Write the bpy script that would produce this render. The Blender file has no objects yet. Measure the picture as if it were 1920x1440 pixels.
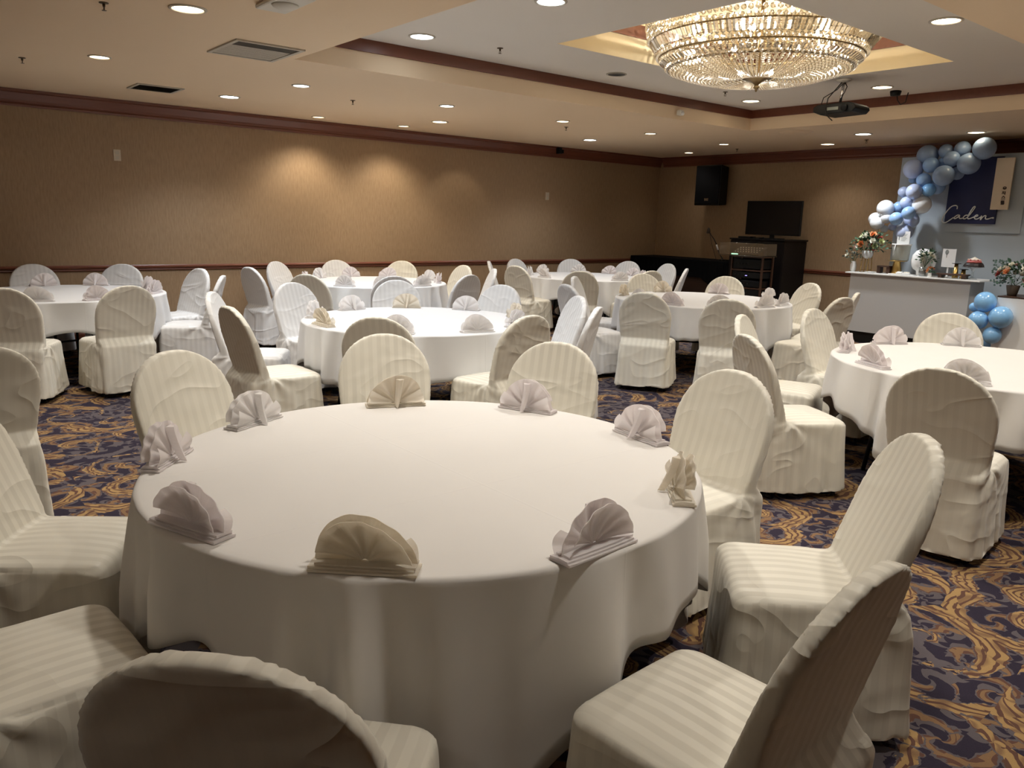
import bpy, bmesh, math, random
import numpy as np
from mathutils import Vector, Matrix, noise
PI = math.pi
sc = bpy.context.scene
C = sc.collection
random.seed(7)
rng = np.random.RandomState(5)

# ------------------------------------------------------------------ helpers
class MB:
    def __init__(s): s.v = []; s.f = []; s.sm = []
    def add(s, vs, fs, smooth=False):
        n = len(s.v); s.v += [tuple(v) for v in vs]
        s.f += [tuple(i + n for i in f) for f in fs]; s.sm += [smooth] * len(fs)
    def box(s, x0, x1, y0, y1, z0, z1, m=None):
        vs = [(x, y, z) for x in (x0, x1) for y in (y0, y1) for z in (z0, z1)]
        if m is not None: vs = [m @ Vector(v) for v in vs]
        s.add(vs, [(0, 1, 3, 2), (4, 6, 7, 5), (0, 4, 5, 1), (2, 3, 7, 6), (0, 2, 6, 4), (1, 5, 7, 3)])
    def lathe(s, prof, n=32, c=(0, 0, 0), cap=True, smooth=True, m=None):
        vs = []
        for r, z in prof:
            for i in range(n):
                a = 2 * PI * i / n; vs.append(Vector((r * math.cos(a), r * math.sin(a), z)))
        fs = []
        for j in range(len(prof) - 1):
            for i in range(n):
                k = (i + 1) % n; fs.append((j * n + i, j * n + k, (j + 1) * n + k, (j + 1) * n + i))
        if m is not None: vs = [m @ v for v in vs]
        vs = [v + Vector(c) for v in vs]
        s.add(vs, fs, smooth)
        if cap:
            b = len(s.v) - len(vs)
            if prof[0][0] > 1e-5: s.f.append(tuple(b + i for i in reversed(range(n)))); s.sm.append(False)
            if prof[-1][0] > 1e-5: s.f.append(tuple(b + (len(prof) - 1) * n + i for i in range(n))); s.sm.append(False)
    def tube(s, pts, r, n=8, smooth=True, closed=False):
        pts = [Vector(p) for p in pts]; N = len(pts)
        rs = r if isinstance(r, (list, tuple)) else [r] * N
        vs = []; up = None
        for i, p in enumerate(pts):
            a = pts[(i - 1) % N] if (i > 0 or closed) else p
            b = pts[(i + 1) % N] if (i < N - 1 or closed) else p
            t = (b - a).normalized()
            if up is None:
                up = t.cross(Vector((0, 0, 1)))
                if up.length < .1: up = t.cross(Vector((1, 0, 0)))
            up = (up - t * up.dot(t)).normalized(); w = t.cross(up)
            for k in range(n):
                an = 2 * PI * k / n; vs.append(p + (up * math.cos(an) + w * math.sin(an)) * rs[i])
        fs = []
        for i in range(N if closed else N - 1):
            j = (i + 1) % N
            for k in range(n):
                l = (k + 1) % n; fs.append((i * n + k, i * n + l, j * n + l, j * n + k))
        if not closed:
            fs.append(tuple(reversed(range(n)))); fs.append(tuple((N - 1) * n + k for k in range(n)))
        s.add(vs, fs, smooth)
    def ball(s, c, r, n=16, sq=(1, 1, 1)):
        prof = [(max(1e-4, math.sin(PI * i / n * 1.0)) if 0 < i < n else 1e-4, -math.cos(PI * i / n)) for i in range(n + 1)]
        m = Matrix.Diagonal((r * sq[0], r * sq[1], r * sq[2], 1))
        s.lathe(prof, 2 * n, c, cap=True, m=m)
    def mesh(s, name):
        me = bpy.data.meshes.new(name); me.from_pydata(s.v, [], s.f); me.validate(clean_customdata=False)
        if len(me.polygons) == len(s.sm): me.polygons.foreach_set('use_smooth', s.sm)
        me.update(); return me
    def build(s, name, mat, parent=None, bevel=0):
        o = bpy.data.objects.new(name, s.mesh(name)); C.objects.link(o)
        o.data.materials.append(mat)
        if parent is not None: o.parent = parent
        if bevel:
            b = o.modifiers.new('bevel', 'BEVEL'); b.width = bevel; b.segments = 2; b.limit_method = 'ANGLE'
        return o

def meshobj(name, me, parent=None, mat=None):
    o = bpy.data.objects.new(name, me); C.objects.link(o)
    if mat is not None and not me.materials: me.materials.append(mat)
    if parent is not None: o.parent = parent
    return o
def empty(name, loc=(0, 0, 0), rz=0):
    o = bpy.data.objects.new(name, None); C.objects.link(o); o.empty_display_size = .1
    o.location = loc; o.rotation_euler = (0, 0, rz); return o
def tag(o, label, cat, group=None, kind=None):
    o['label'] = label; o['category'] = cat
    if group: o['group'] = group
    if kind: o['kind'] = kind
    return o
def struct(o, label, cat):
    o['kind'] = 'structure'; o['label'] = label; o['category'] = cat; return o
def copy_tree(o, parent=None):
    c = o.copy(); C.objects.link(c); c.parent = parent
    for ch in list(o.children): copy_tree(ch, c)
    return c

# ------------------------------------------------------------------ materials
def new_mat(name):
    m = bpy.data.materials.new(name); m.use_nodes = True
    nt = m.node_tree; b = nt.nodes['Principled BSDF']; return m, nt, b
def N(nt, t, **k):
    n = nt.nodes.new(t)
    for a, v in k.items():
        if a == 'inp':
            for i, x in v.items(): n.inputs[i].default_value = x
        else: setattr(n, a, v)
    return n
def L(nt, a, b): nt.links.new(a, b)
def M_(nt, op, a, b=None, c=None, clamp=False):
    n = nt.nodes.new('ShaderNodeMath'); n.operation = op; n.use_clamp = clamp
    for i, x in enumerate((a, b, c)):
        if x is None: continue
        if isinstance(x, (int, float)): n.inputs[i].default_value = x
        else: L(nt, x, n.inputs[i])
    return n.outputs[0]
def mixc(nt, f, a, b):
    n = nt.nodes.new('ShaderNodeMix'); n.data_type = 'RGBA'
    if isinstance(f, (int, float)): n.inputs[0].default_value = f
    else: L(nt, f, n.inputs[0])
    for s, x in ((6, a), (7, b)):
        if isinstance(x, tuple): n.inputs[s].default_value = (*x, 1)
        else: L(nt, x, n.inputs[s])
    return n.outputs[2]
def basic(name, col, rough=.6, metal=0, nscale=8, nvar=.08, bump=0, bscale=60, coat=0, spec=None):
    m, nt, b = new_mat(name)
    tc = N(nt, 'ShaderNodeTexCoord'); no = N(nt, 'ShaderNodeTexNoise', inp={'Scale': nscale, 'Detail': 3})
    L(nt, tc.outputs['Object'], no.inputs['Vector'])
    dark = tuple(c * (1 - nvar) for c in col); lite = tuple(min(1, c * (1 + nvar)) for c in col)
    L(nt, mixc(nt, no.outputs[0], dark, lite), b.inputs['Base Color'])
    b.inputs['Roughness'].default_value = rough; b.inputs['Metallic'].default_value = metal
    if coat: b.inputs['Coat Weight'].default_value = coat
    if spec is not None: b.inputs['Specular IOR Level'].default_value = spec
    if bump:
        n2 = N(nt, 'ShaderNodeTexNoise', inp={'Scale': bscale, 'Detail': 4}); L(nt, tc.outputs['Object'], n2.inputs['Vector'])
        bu = N(nt, 'ShaderNodeBump', inp={'Strength': bump, 'Distance': .01}); L(nt, n2.outputs[0], bu.inputs['Height']); L(nt, bu.outputs[0], b.inputs['Normal'])
    return m
def emis(name, col, s):
    m, nt, b = new_mat(name); b.inputs['Base Color'].default_value = (*col, 1)
    b.inputs['Emission Color'].default_value = (*col, 1); b.inputs['Emission Strength'].default_value = s; return m

def wood_mat(name, c1, c2, axis=1, rough=.4):
    m, nt, b = new_mat(name)
    tc = N(nt, 'ShaderNodeTexCoord'); mp = N(nt, 'ShaderNodeMapping')
    s = [14, 14, 14]; s[axis] = .8; mp.inputs['Scale'].default_value = s
    L(nt, tc.outputs['Object'], mp.inputs[0])
    no = N(nt, 'ShaderNodeTexNoise', inp={'Scale': 2.2, 'Detail': 6, 'Distortion': .6}); L(nt, mp.outputs[0], no.inputs['Vector'])
    L(nt, mixc(nt, no.outputs[0], c1, c2), b.inputs['Base Color']); b.inputs['Roughness'].default_value = rough
    return m

def wallpaper():
    m, nt, b = new_mat('wallpaper')
    tc = N(nt, 'ShaderNodeTexCoord')
    mp = N(nt, 'ShaderNodeMapping'); mp.inputs['Scale'].default_value = (26, 26, 5); L(nt, tc.outputs['Object'], mp.inputs[0])
    n1 = N(nt, 'ShaderNodeTexNoise', inp={'Scale': 2.0, 'Detail': 5}); L(nt, mp.outputs[0], n1.inputs['Vector'])
    n2 = N(nt, 'ShaderNodeTexNoise', inp={'Scale': .5, 'Detail': 3}); L(nt, tc.outputs['Object'], n2.inputs['Vector'])
    f = M_(nt, 'ADD', M_(nt, 'MULTIPLY', n1.outputs[0], .6), M_(nt, 'MULTIPLY', n2.outputs[0], .4))
    cr = N(nt, 'ShaderNodeValToRGB'); L(nt, f, cr.inputs[0])
    cr.color_ramp.elements[0].position = .3; cr.color_ramp.elements[0].color = (.27, .175, .096, 1)
    cr.color_ramp.elements[1].position = .7; cr.color_ramp.elements[1].color = (.385, .26, .152, 1)
    L(nt, cr.outputs[0], b.inputs['Base Color']); b.inputs['Roughness'].default_value = .62
    bu = N(nt, 'ShaderNodeBump', inp={'Strength': .12, 'Distance': .01}); L(nt, n1.outputs[0], bu.inputs['Height']); L(nt, bu.outputs[0], b.inputs['Normal'])
    return m

def carpet():
    m, nt, b = new_mat('patterned_carpet')
    tc = N(nt, 'ShaderNodeTexCoord')
    def warp(vec, scale, amt, seed):
        no = N(nt, 'ShaderNodeTexNoise', inp={'Scale': scale, 'Detail': 2}); no.noise_dimensions = '4D'; no.inputs['W'].default_value = seed
        L(nt, vec, no.inputs['Vector'])
        s = N(nt, 'ShaderNodeVectorMath', operation='SUBTRACT'); L(nt, no.outputs['Color'], s.inputs[0]); s.inputs[1].default_value = (.5, .5, .5)
        k = N(nt, 'ShaderNodeVectorMath', operation='SCALE'); L(nt, s.outputs[0], k.inputs[0]); k.inputs['Scale'].default_value = amt
        a = N(nt, 'ShaderNodeVectorMath', operation='ADD'); L(nt, vec, a.inputs[0]); L(nt, k.outputs[0], a.inputs[1])
        return a.outputs[0]
    def spiral(vec, scale, arms, k, rand=1.0):
        vo = N(nt, 'ShaderNodeTexVoronoi', voronoi_dimensions='2D', feature='F1', inp={'Scale': scale, 'Randomness': rand}); L(nt, vec, vo.inputs['Vector'])
        s = N(nt, 'ShaderNodeVectorMath', operation='SUBTRACT'); L(nt, vec, s.inputs[0]); L(nt, vo.outputs['Position'], s.inputs[1])
        x = N(nt, 'ShaderNodeSeparateXYZ'); L(nt, s.outputs[0], x.inputs[0])
        xs = M_(nt, 'SUBTRACT', M_(nt, 'MULTIPLY', M_(nt, 'GREATER_THAN', N_sep(vo.outputs['Color']), .5), 2), 1)
        ang = M_(nt, 'ARCTAN2', M_(nt, 'MULTIPLY', x.outputs[1], xs), x.outputs[0])
        r = M_(nt, 'SQRT', M_(nt, 'ADD', M_(nt, 'MULTIPLY', x.outputs[0], x.outputs[0]), M_(nt, 'MULTIPLY', x.outputs[1], x.outputs[1])))
        rk = M_(nt, 'MULTIPLY', M_(nt, 'POWER', r, .7), k)
        ph = M_(nt, 'ADD', M_(nt, 'MULTIPLY', ang, arms), rk)
        return ph, r, vo
    def N_sep(c):
        q = N(nt, 'ShaderNodeSeparateColor'); L(nt, c, q.inputs[0]); return q.outputs[0]
    obj = tc.outputs['Object']
    w1 = warp(obj, 1.7, .30, 1.3)
    w1 = warp(w1, 6, .035, 4.1)
    w1 = warp(w1, 22, .012, 2.2)
    ph, r, vo = spiral(w1, 1.6, 1.0, 24)
    s1 = M_(nt, 'SINE', ph)
    w2 = warp(obj, 5, .10, 7.7)
    ph2, r2, vo2 = spiral(w2, 6.0, 3.0, 30)
    s2 = M_(nt, 'SINE', ph2)
    w3 = warp(obj, 3.2, .22, 9.1); w3 = warp(w3, 14, .03, 3.3)
    ph3, r3, vo3 = spiral(w3, 3.1, 2.0, 30)
    s3 = M_(nt, 'SINE', ph3)
    strand = M_(nt, 'SINE', M_(nt, 'ADD', M_(nt, 'MULTIPLY', ph, 7.0), M_(nt, 'MULTIPLY', s2, 1.3)))
    strand2 = M_(nt, 'SINE', M_(nt, 'ADD', M_(nt, 'MULTIPLY', ph3, 3.0), M_(nt, 'MULTIPLY', s2, 1.2)))
    edge = N(nt, 'ShaderNodeTexNoise', inp={'Scale': 13, 'Detail': 2, 'Distortion': 1.2}); L(nt, w2, edge.inputs['Vector'])
    e1 = M_(nt, 'ADD', s1, M_(nt, 'MULTIPLY', M_(nt, 'SUBTRACT', edge.outputs[0], .5), 1.5))
    e3 = M_(nt, 'ADD', s3, M_(nt, 'MULTIPLY', M_(nt, 'SUBTRACT', edge.outputs[0], .5), 2.4))
    bign = N(nt, 'ShaderNodeTexNoise', inp={'Scale': 1.25, 'Detail': 1}); L(nt, obj, bign.inputs['Vector'])
    rich = M_(nt, 'LESS_THAN', bign.outputs[0], .57)
    navy = (.020, .016, .030); grey = (.10, .085, .090); goldc = (.36, .225, .090); rust = (.105, .050, .032); ochre = (.215, .125, .060)
    small = M_(nt, 'MULTIPLY', M_(nt, 'GREATER_THAN', s2, .35), M_(nt, 'LESS_THAN', r2, .075))
    c = mixc(nt, small, navy, grey)
    c = mixc(nt, M_(nt, 'GREATER_THAN', e3, .30), c, grey)
    c = mixc(nt, M_(nt, 'MULTIPLY', M_(nt, 'GREATER_THAN', e3, .62), rich), c, mixc(nt, M_(nt, 'GREATER_THAN', strand2, .25), ochre, rust))
    calm = M_(nt, 'MULTIPLY', M_(nt, 'SUBTRACT', bign.outputs[0], .50), 14, None, True)
    e1 = M_(nt, 'SUBTRACT', e1, M_(nt, 'MULTIPLY', calm, .75))
    c = mixc(nt, M_(nt, 'GREATER_THAN', e1, .10), c, grey)
    c = mixc(nt, M_(nt, 'GREATER_THAN', e1, .22), c, mixc(nt, M_(nt, 'GREATER_THAN', strand, .42), mixc(nt, s2, goldc, ochre), mixc(nt, rich, navy, rust)))
    pile = N(nt, 'ShaderNodeTexNoise', inp={'Scale': 260, 'Detail': 2}); L(nt, obj, pile.inputs['Vector'])
    c = mixc(nt, M_(nt, 'MULTIPLY', pile.outputs[0], .35), c, (.06, .045, .05))
    L(nt, c, b.inputs['Base Color']); b.inputs['Roughness'].default_value = .95; b.inputs['Specular IOR Level'].default_value = .1
    bu = N(nt, 'ShaderNodeBump', inp={'Strength': .35, 'Distance': .004}); L(nt, pile.outputs[0], bu.inputs['Height']); L(nt, bu.outputs[0], b.inputs['Normal'])
    return m

def satin(name, c1, c2, period=.046):
    """cotton cover with woven satin stripes along the chair"""
    m, nt, b = new_mat(name)
    tc = N(nt, 'ShaderNodeTexCoord'); sp = N(nt, 'ShaderNodeSeparateXYZ'); L(nt, tc.outputs['Object'], sp.inputs[0])
    sn = N(nt, 'ShaderNodeSeparateXYZ'); L(nt, tc.outputs['Normal'], sn.inputs[0])
    side = M_(nt, 'GREATER_THAN', M_(nt, 'ABSOLUTE', sn.outputs[0]), .72)
    wob = N(nt, 'ShaderNodeTexNoise', inp={'Scale': 5, 'Detail': 2}); L(nt, tc.outputs['Object'], wob.inputs['Vector'])
    co = M_(nt, 'ADD', M_(nt, 'ADD', M_(nt, 'MULTIPLY', sp.outputs[0], M_(nt, 'SUBTRACT', 1, side)), M_(nt, 'MULTIPLY', sp.outputs[1], side)), M_(nt, 'MULTIPLY', wob.outputs[0], .012))
    fr = M_(nt, 'FRACT', M_(nt, 'ADD', M_(nt, 'DIVIDE', co, period), 50.25))
    st = N(nt, 'ShaderNodeMapRange'); st.inputs[1].default_value = .22; st.inputs[2].default_value = .28
    L(nt, M_(nt, 'ABSOLUTE', M_(nt, 'SUBTRACT', fr, .5)), st.inputs[0]); st = st.outputs[0]
    oi = N(nt, 'ShaderNodeObjectInfo')
    sv = N(nt, 'ShaderNodeTexNoise', noise_dimensions='4D', inp={'Scale': 2.4, 'Detail': 1}); L(nt, tc.outputs['Object'], sv.inputs['Vector']); L(nt, M_(nt, 'MULTIPLY', oi.outputs['Random'], 17), sv.inputs['W'])
    vis = M_(nt, 'ADD', M_(nt, 'MULTIPLY', M_(nt, 'SUBTRACT', sv.outputs[0], .38), 3.2, None, True), M_(nt, 'MULTIPLY', sn.outputs[2], .5), None, True)  # satin sheen put into colour: stripe contrast by noise and upward facing
    L(nt, mixc(nt, M_(nt, 'MULTIPLY', st, M_(nt, 'ADD', .12, M_(nt, 'MULTIPLY', vis, .88))), c1, c2), b.inputs['Base Color'])
    rr = M_(nt, 'ADD', .46, M_(nt, 'MULTIPLY', st, .36)); L(nt, rr, b.inputs['Roughness'])
    b.inputs['Specular IOR Level'].default_value = .35
    b.inputs['Sheen Weight'].default_value = .15; b.inputs['Sheen Roughness'].default_value = .5
    # wrinkles
    mp = N(nt, 'ShaderNodeMapping'); L(nt, tc.outputs['Object'], mp.inputs[0]); mp.inputs['Scale'].default_value = (1, 1, 1.7)
    n1 = N(nt, 'ShaderNodeTexNoise', noise_dimensions='4D', inp={'Scale': 2.3, 'Detail': 1.2, 'Distortion': .9}); L(nt, mp.outputs[0], n1.inputs['Vector']); L(nt, M_(nt, 'MULTIPLY', oi.outputs['Random'], 20), n1.inputs['W'])
    ridge = M_(nt, 'POWER', M_(nt, 'SUBTRACT', 1, M_(nt, 'ABSOLUTE', M_(nt, 'MULTIPLY', M_(nt, 'SUBTRACT', n1.outputs[0], .5), 9)), None, True), 2)
    n2 = N(nt, 'ShaderNodeTexNoise', noise_dimensions='4D', inp={'Scale': 2.6, 'Detail': 2}); L(nt, mp.outputs[0], n2.inputs['Vector']); L(nt, M_(nt, 'MULTIPLY', oi.outputs['Random'], 33), n2.inputs['W'])
    h = M_(nt, 'ADD', M_(nt, 'MULTIPLY', ridge, .5), n2.outputs[0])
    bu = N(nt, 'ShaderNodeBump', inp={'Strength': .42, 'Distance': .018}); L(nt, h, bu.inputs['Height'])
    L(nt, bu.outputs[0], b.inputs['Normal'])
    return m

def linen(name, col, crease=False):
    m, nt, b = new_mat(name)
    tc = N(nt, 'ShaderNodeTexCoord')
    no = N(nt, 'ShaderNodeTexNoise', inp={'Scale': 3, 'Detail': 3}); L(nt, tc.outputs['Object'], no.inputs['Vector'])
    L(nt, mixc(nt, no.outputs[0], tuple(c * .96 for c in col), tuple(min(1, c * 1.03) for c in col)), b.inputs['Base Color'])
    b.inputs['Roughness'].default_value = .8; b.inputs['Specular IOR Level'].default_value = .25
    b.inputs['Sheen Weight'].default_value = .1
    we = N(nt, 'ShaderNodeTexNoise', inp={'Scale': 40 if not crease else 12, 'Detail': 3}); L(nt, tc.outputs['Object'], we.inputs['Vector'])
    h = M_(nt, 'MULTIPLY', we.outputs[0], .12)
    if crease:
        sp = N(nt, 'ShaderNodeSeparateXYZ'); L(nt, tc.outputs['Object'], sp.inputs[0])
        for ax, off in ((0, .31), (0, -.31), (1, .0)):
            d = M_(nt, 'ABSOLUTE', M_(nt, 'SUBTRACT', sp.outputs[ax], off))
            h = M_(nt, 'ADD', h, M_(nt, 'MULTIPLY', M_(nt, 'SUBTRACT', 1, M_(nt, 'DIVIDE', d, .006), None, True), .25))
    bu = N(nt, 'ShaderNodeBump', inp={'Strength': .3, 'Distance': .008}); L(nt, h, bu.inputs['Height']); L(nt, bu.outputs[0], b.inputs['Normal'])
    return m

def translucent(m, k=.5):
    nt = m.node_tree; b = nt.nodes['Principled BSDF']; out = nt.nodes['Material Output']
    t = N(nt, 'ShaderNodeBsdfTranslucent'); L(nt, b.inputs['Base Color'].links[0].from_socket, t.inputs['Color'])
    mx = N(nt, 'ShaderNodeMixShader'); mx.inputs[0].default_value = k; L(nt, b.outputs[0], mx.inputs[1]); L(nt, t.outputs[0], mx.inputs[2]); L(nt, mx.outputs[0], out.inputs['Surface']); return m
def crystal():
    m, nt, b = new_mat('cut_crystal')
    out = nt.nodes['Material Output']
    gl = N(nt, 'ShaderNodeBsdfGlossy'); gl.inputs['Roughness'].default_value = .04; gl.inputs['Color'].default_value = (1, .99, .97, 1)
    tr = N(nt, 'ShaderNodeBsdfTransparent'); tr.inputs['Color'].default_value = (.90, .89, .87, 1)
    rf = N(nt, 'ShaderNodeBsdfRefraction'); rf.inputs['IOR'].default_value = 1.5; rf.inputs['Roughness'].default_value = .05; rf.inputs['Color'].default_value = (.95, .94, .92, 1)
    lw = N(nt, 'ShaderNodeLayerWeight'); lw.inputs['Blend'].default_value = .45
    mx = N(nt, 'ShaderNodeMixShader'); mx.inputs[0].default_value = .55; L(nt, tr.outputs[0], mx.inputs[1]); L(nt, rf.outputs[0], mx.inputs[2])
    m2 = N(nt, 'ShaderNodeMixShader'); L(nt, M_(nt, 'ADD', M_(nt, 'MULTIPLY', lw.outputs['Facing'], .6), .18), m2.inputs[0]); L(nt, mx.outputs[0], m2.inputs[1]); L(nt, gl.outputs[0], m2.inputs[2])
    L(nt, m2.outputs[0], out.inputs['Surface']); return m
def clear(name, col=(.95, .97, .97), k=.16, rough=.03):
    m, nt, b = new_mat(name); out = nt.nodes['Material Output']
    gl = N(nt, 'ShaderNodeBsdfGlossy'); gl.inputs['Roughness'].default_value = rough
    tr = N(nt, 'ShaderNodeBsdfTransparent'); tr.inputs['Color'].default_value = (*col, 1)
    lw = N(nt, 'ShaderNodeLayerWeight'); lw.inputs['Blend'].default_value = .3
    m2 = N(nt, 'ShaderNodeMixShader'); L(nt, M_(nt, 'ADD', M_(nt, 'MULTIPLY', lw.outputs['Facing'], .5), k), m2.inputs[0]); L(nt, tr.outputs[0], m2.inputs[1]); L(nt, gl.outputs[0], m2.inputs[2])
    L(nt, m2.outputs[0], out.inputs['Surface']); return m

MAT = dict(
    wall=wallpaper(), carpet=carpet(),
    trim=wood_mat('mahogany_trim', (.125, .036, .019), (.19, .062, .033), 1, .38),
    trimx=wood_mat('mahogany_trim_cross', (.125, .036, .019), (.19, .062, .033), 0, .38),
    ceil=basic('beige_ceiling_paint', (.80, .625, .43), .8, nscale=.6, nvar=.04, bump=.05, bscale=90),
    tray=basic('offwhite_tray_paint', (.74, .695, .63), .8, nscale=.7, nvar=.03),
    cream=basic('cream_recess_paint', (.76, .64, .42), .7, nscale=1, nvar=.03),
    cloth=linen('white_table_linen', (.62, .615, .615), True),
    cloth_warm=linen('ivory_table_linen', (.66, .635, .605), True),
    cover=satin('ivory_striped_cover', (.67, .635, .545), (.59, .555, .475)),
    cover_cool=satin('cool_lit_striped_cover', (.68, .67, .66), (.61, .60, .59)),  # same ivory cover, cool lamp tint put into its colour
    nap_w=translucent(linen('white_napkin_cotton', (.90, .88, .87))), nap_p=translucent(linen('pinkish_napkin_cotton', (.89, .85, .845))), nap_c=translucent(linen('cream_napkin_cotton', (.87, .82, .73))),
    legm=basic('black_leg_metal', (.02, .018, .018), .4, .6), tabw=basic('plywood_tabletop', (.30, .20, .12), .6),
    crystal=crystal(), brass=basic('aged_brass', (.30, .21, .10), .32, .9), bulb=emis('candle_bulb_glow', (1, .92, .80), 9),
    black=basic('black_plastic', (.006, .006, .006), .5, spec=.25), blackcloth=basic('black_cloth', (.005, .005, .006), .9, spec=.1),
    cab=basic('black_cabinet_laminate', (.007, .005, .005), .5, spec=.25), screen=basic('black_screen_glass', (.002, .002, .003), .25, spec=.25),
    darkwood=wood_mat('dark_stained_wood', (.022, .010, .006), (.05, .022, .012), 0, .5),
    panel=basic('blue_grey_panel_paint', (.42, .47, .51), .6, nscale=2, nvar=.03), counterm=basic('grey_counter_paint', (.44, .44, .44), .6, nscale=2, nvar=.02),
    whitep=basic('white_lacquer', (.82, .82, .80), .4, nvar=.02), navy=basic('navy_banner', (.009, .014, .075), .55, nscale=5, nvar=.2),
    tan=basic('blond_wood_sign', (.80, .68, .52), .6, nscale=6, nvar=.05), ink=basic('brown_ink', (.05, .03, .02), .7),
    chrome=basic('brushed_chrome', (.75, .75, .76), .2, 1), gold=basic('satin_gold', (.55, .36, .12), .3, .9),
    glass=clear('clear_glass'), acrylic=clear('clear_acrylic', (.90, .93, .93), .10),
    led_c=emis('cool_lamp_diffuser', (.82, .92, 1.0), 16), led_w=emis('warm_lamp_diffuser', (1, .84, .58), 9), led_d=emis('amber_lamp_diffuser', (1, .74, .42), 3.2),
    ring=basic('white_trim_ring', (.55, .50, .42), .5), dark=basic('dark_slot', (.045, .038, .026), .8), ventm=basic('grey_vent_metal', (.50, .46, .38), .5),
    sprink=basic('brass_sprinkler', (.13, .09, .05), .4, .7), plate=basic('ivory_wall_plate', (.55, .47, .36), .5),
    b_blue=basic('blue_latex', (.25, .52, .86), .22, nvar=.02, coat=.4), b_mid=basic('dusty_blue_latex', (.30, .47, .74), .28, nvar=.02, coat=.2), b_lav=basic('pale_blue_latex', (.45, .52, .71), .28, nvar=.02, coat=.2),
    b_grey=basic('misty_blue_latex', (.27, .37, .54), .30, nvar=.02, coat=.12), b_white=basic('white_latex', (.74, .755, .77), .25, nvar=.02, coat=.4),
    leaf=basic('dark_green_leaf', (.03, .085, .04), .6, nscale=20, nvar=.3), euc=basic('eucalyptus_leaf', (.10, .16, .14), .6, nscale=20, nvar=.3),
    f_white=basic('white_petal', (.82, .80, .70), .7), f_peach=basic('peach_petal', (.80, .33, .14), .7), f_red=basic('coral_red_petal', (.55, .07, .05), .7), f_pink=basic('blush_petal', (.72, .45, .40), .7), f_lime=basic('lime_white_petal', (.70, .74, .42), .7),
    vasew=basic('white_ceramic', (.70, .70, .69), .25), soil=basic('brown_pot', (.06, .04, .025), .7), choc=basic('dark_chocolate', (.018, .009, .008), .45), cream_i=basic('whipped_cream', (.85, .78, .66), .7), berry=basic('pink_berry', (.55, .14, .13), .5),
    paper=basic('white_card', (.80, .79, .77), .7, nvar=.02), greyink=basic('grey_print', (.22, .23, .22), .8), walnut=wood_mat('walnut_riser', (.035, .014, .008), (.07, .03, .015), 0, .4), greycake=basic('sage_grey_fondant', (.42, .44, .40), .6, nvar=.02),
    ledblue=emis('blue_indicator', (.3, .25, 1), 4), ledgreen=emis('green_indicator', (.5, 1, .6), 1.5), projl=basic('grey_projector_detail', (.25, .28, .25), .3), exitw=basic('white_fixture_plastic', (.70, .67, .60), .5),
)

# ------------------------------------------------------------------ room shell
XL, XR, YB, YN, ZC, ZT = -10.5, 3.3, 12.23, -3.3, 2.83, 3.085
TX0, TX1, TY0, TY1 = -6.51, -2.22, 2.94, 9.34           # big ceiling recess
IX0, IX1, IY0, IY1, ZI = -5.42, -3.35, 4.86, 7.80, 3.62  # inner recess above the chandelier
def quadobj(name, vs, mat, lab, cat='wall'):
    m = MB(); m.add(vs, [(0, 1, 2, 3)]); o = m.build(name, mat); struct(o, lab, cat); return o
fm = MB(); fm.box(XL - .1, XR + .1, YN - .1, YB + .1, -.1, 0); struct(fm.build('floor', MAT['carpet']), 'navy and gold scroll patterned carpet across the hall', 'floor')
w = MB(); w.box(XL - .15, XL, YN - .1, YB + .1, 0, ZC); struct(w.build('wall_left', MAT['wall']), 'long tan wallpapered wall on the left', 'wall')
w = MB(); w.box(XL - .15, XR + .15, YB, YB + .15, 0, ZC); struct(w.build('wall_back', MAT['wall']), 'tan wallpapered end wall behind the stage corner', 'wall')
w = MB(); w.box(XR, XR + .15, YN - .1, YB, 0, ZC); struct(w.build('wall_right', MAT['wall']), 'tan wallpapered wall on the right', 'wall')
w = MB(); w.box(XL - .15, XR + .15, YN - .15, YN, 0, ZC); struct(w.build('wall_front', MAT['wall']), 'tan wallpapered wall behind the camera', 'wall')
# ceiling: lower soffit ring + tray + inner recess, one shell in three paints
def slab_ring(m, x0, x1, y0, y1, hx0, hx1, hy0, hy1, z, t):
    m.box(x0, hx0, y0, y1, z, z + t); m.box(hx1, x1, y0, y1, z, z + t)
    m.box(hx0, hx1, y0, hy0, z, z + t); m.box(hx0, hx1, hy1, y1, z, z + t)
m = MB(); slab_ring(m, XL - .15, XR + .15, YN - .15, YB + .15, TX0, TX1, TY0, TY1, ZC, .27)
low = m.build('ceiling', MAT['ceil']); struct(low, 'beige lower ceiling around the recess', 'ceiling')
m = MB(); slab_ring(m, TX0 - .05, TX1 + .05, TY0 - .05, TY1 + .05, IX0, IX1, IY0, IY1, ZT, .2)
tr = m.build('ceiling', MAT['tray']); struct(tr, 'pale raised ceiling inside the wood-trimmed recess', 'ceiling')
m = MB()
for a in (((IX0 - .05, IX0), (IY0 - .05, IY1 + .05)), ((IX1, IX1 + .05), (IY0 - .05, IY1 + .05)), ((IX0, IX1), (IY0 - .05, IY0)), ((IX0, IX1), (IY1, IY1 + .05))):
    m.box(*a[0], *a[1], ZT + .2, ZI)
m.box(IX0 - .05, IX1 + .05, IY0 - .05, IY1 + .05, ZI, ZI + .05)
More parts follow.
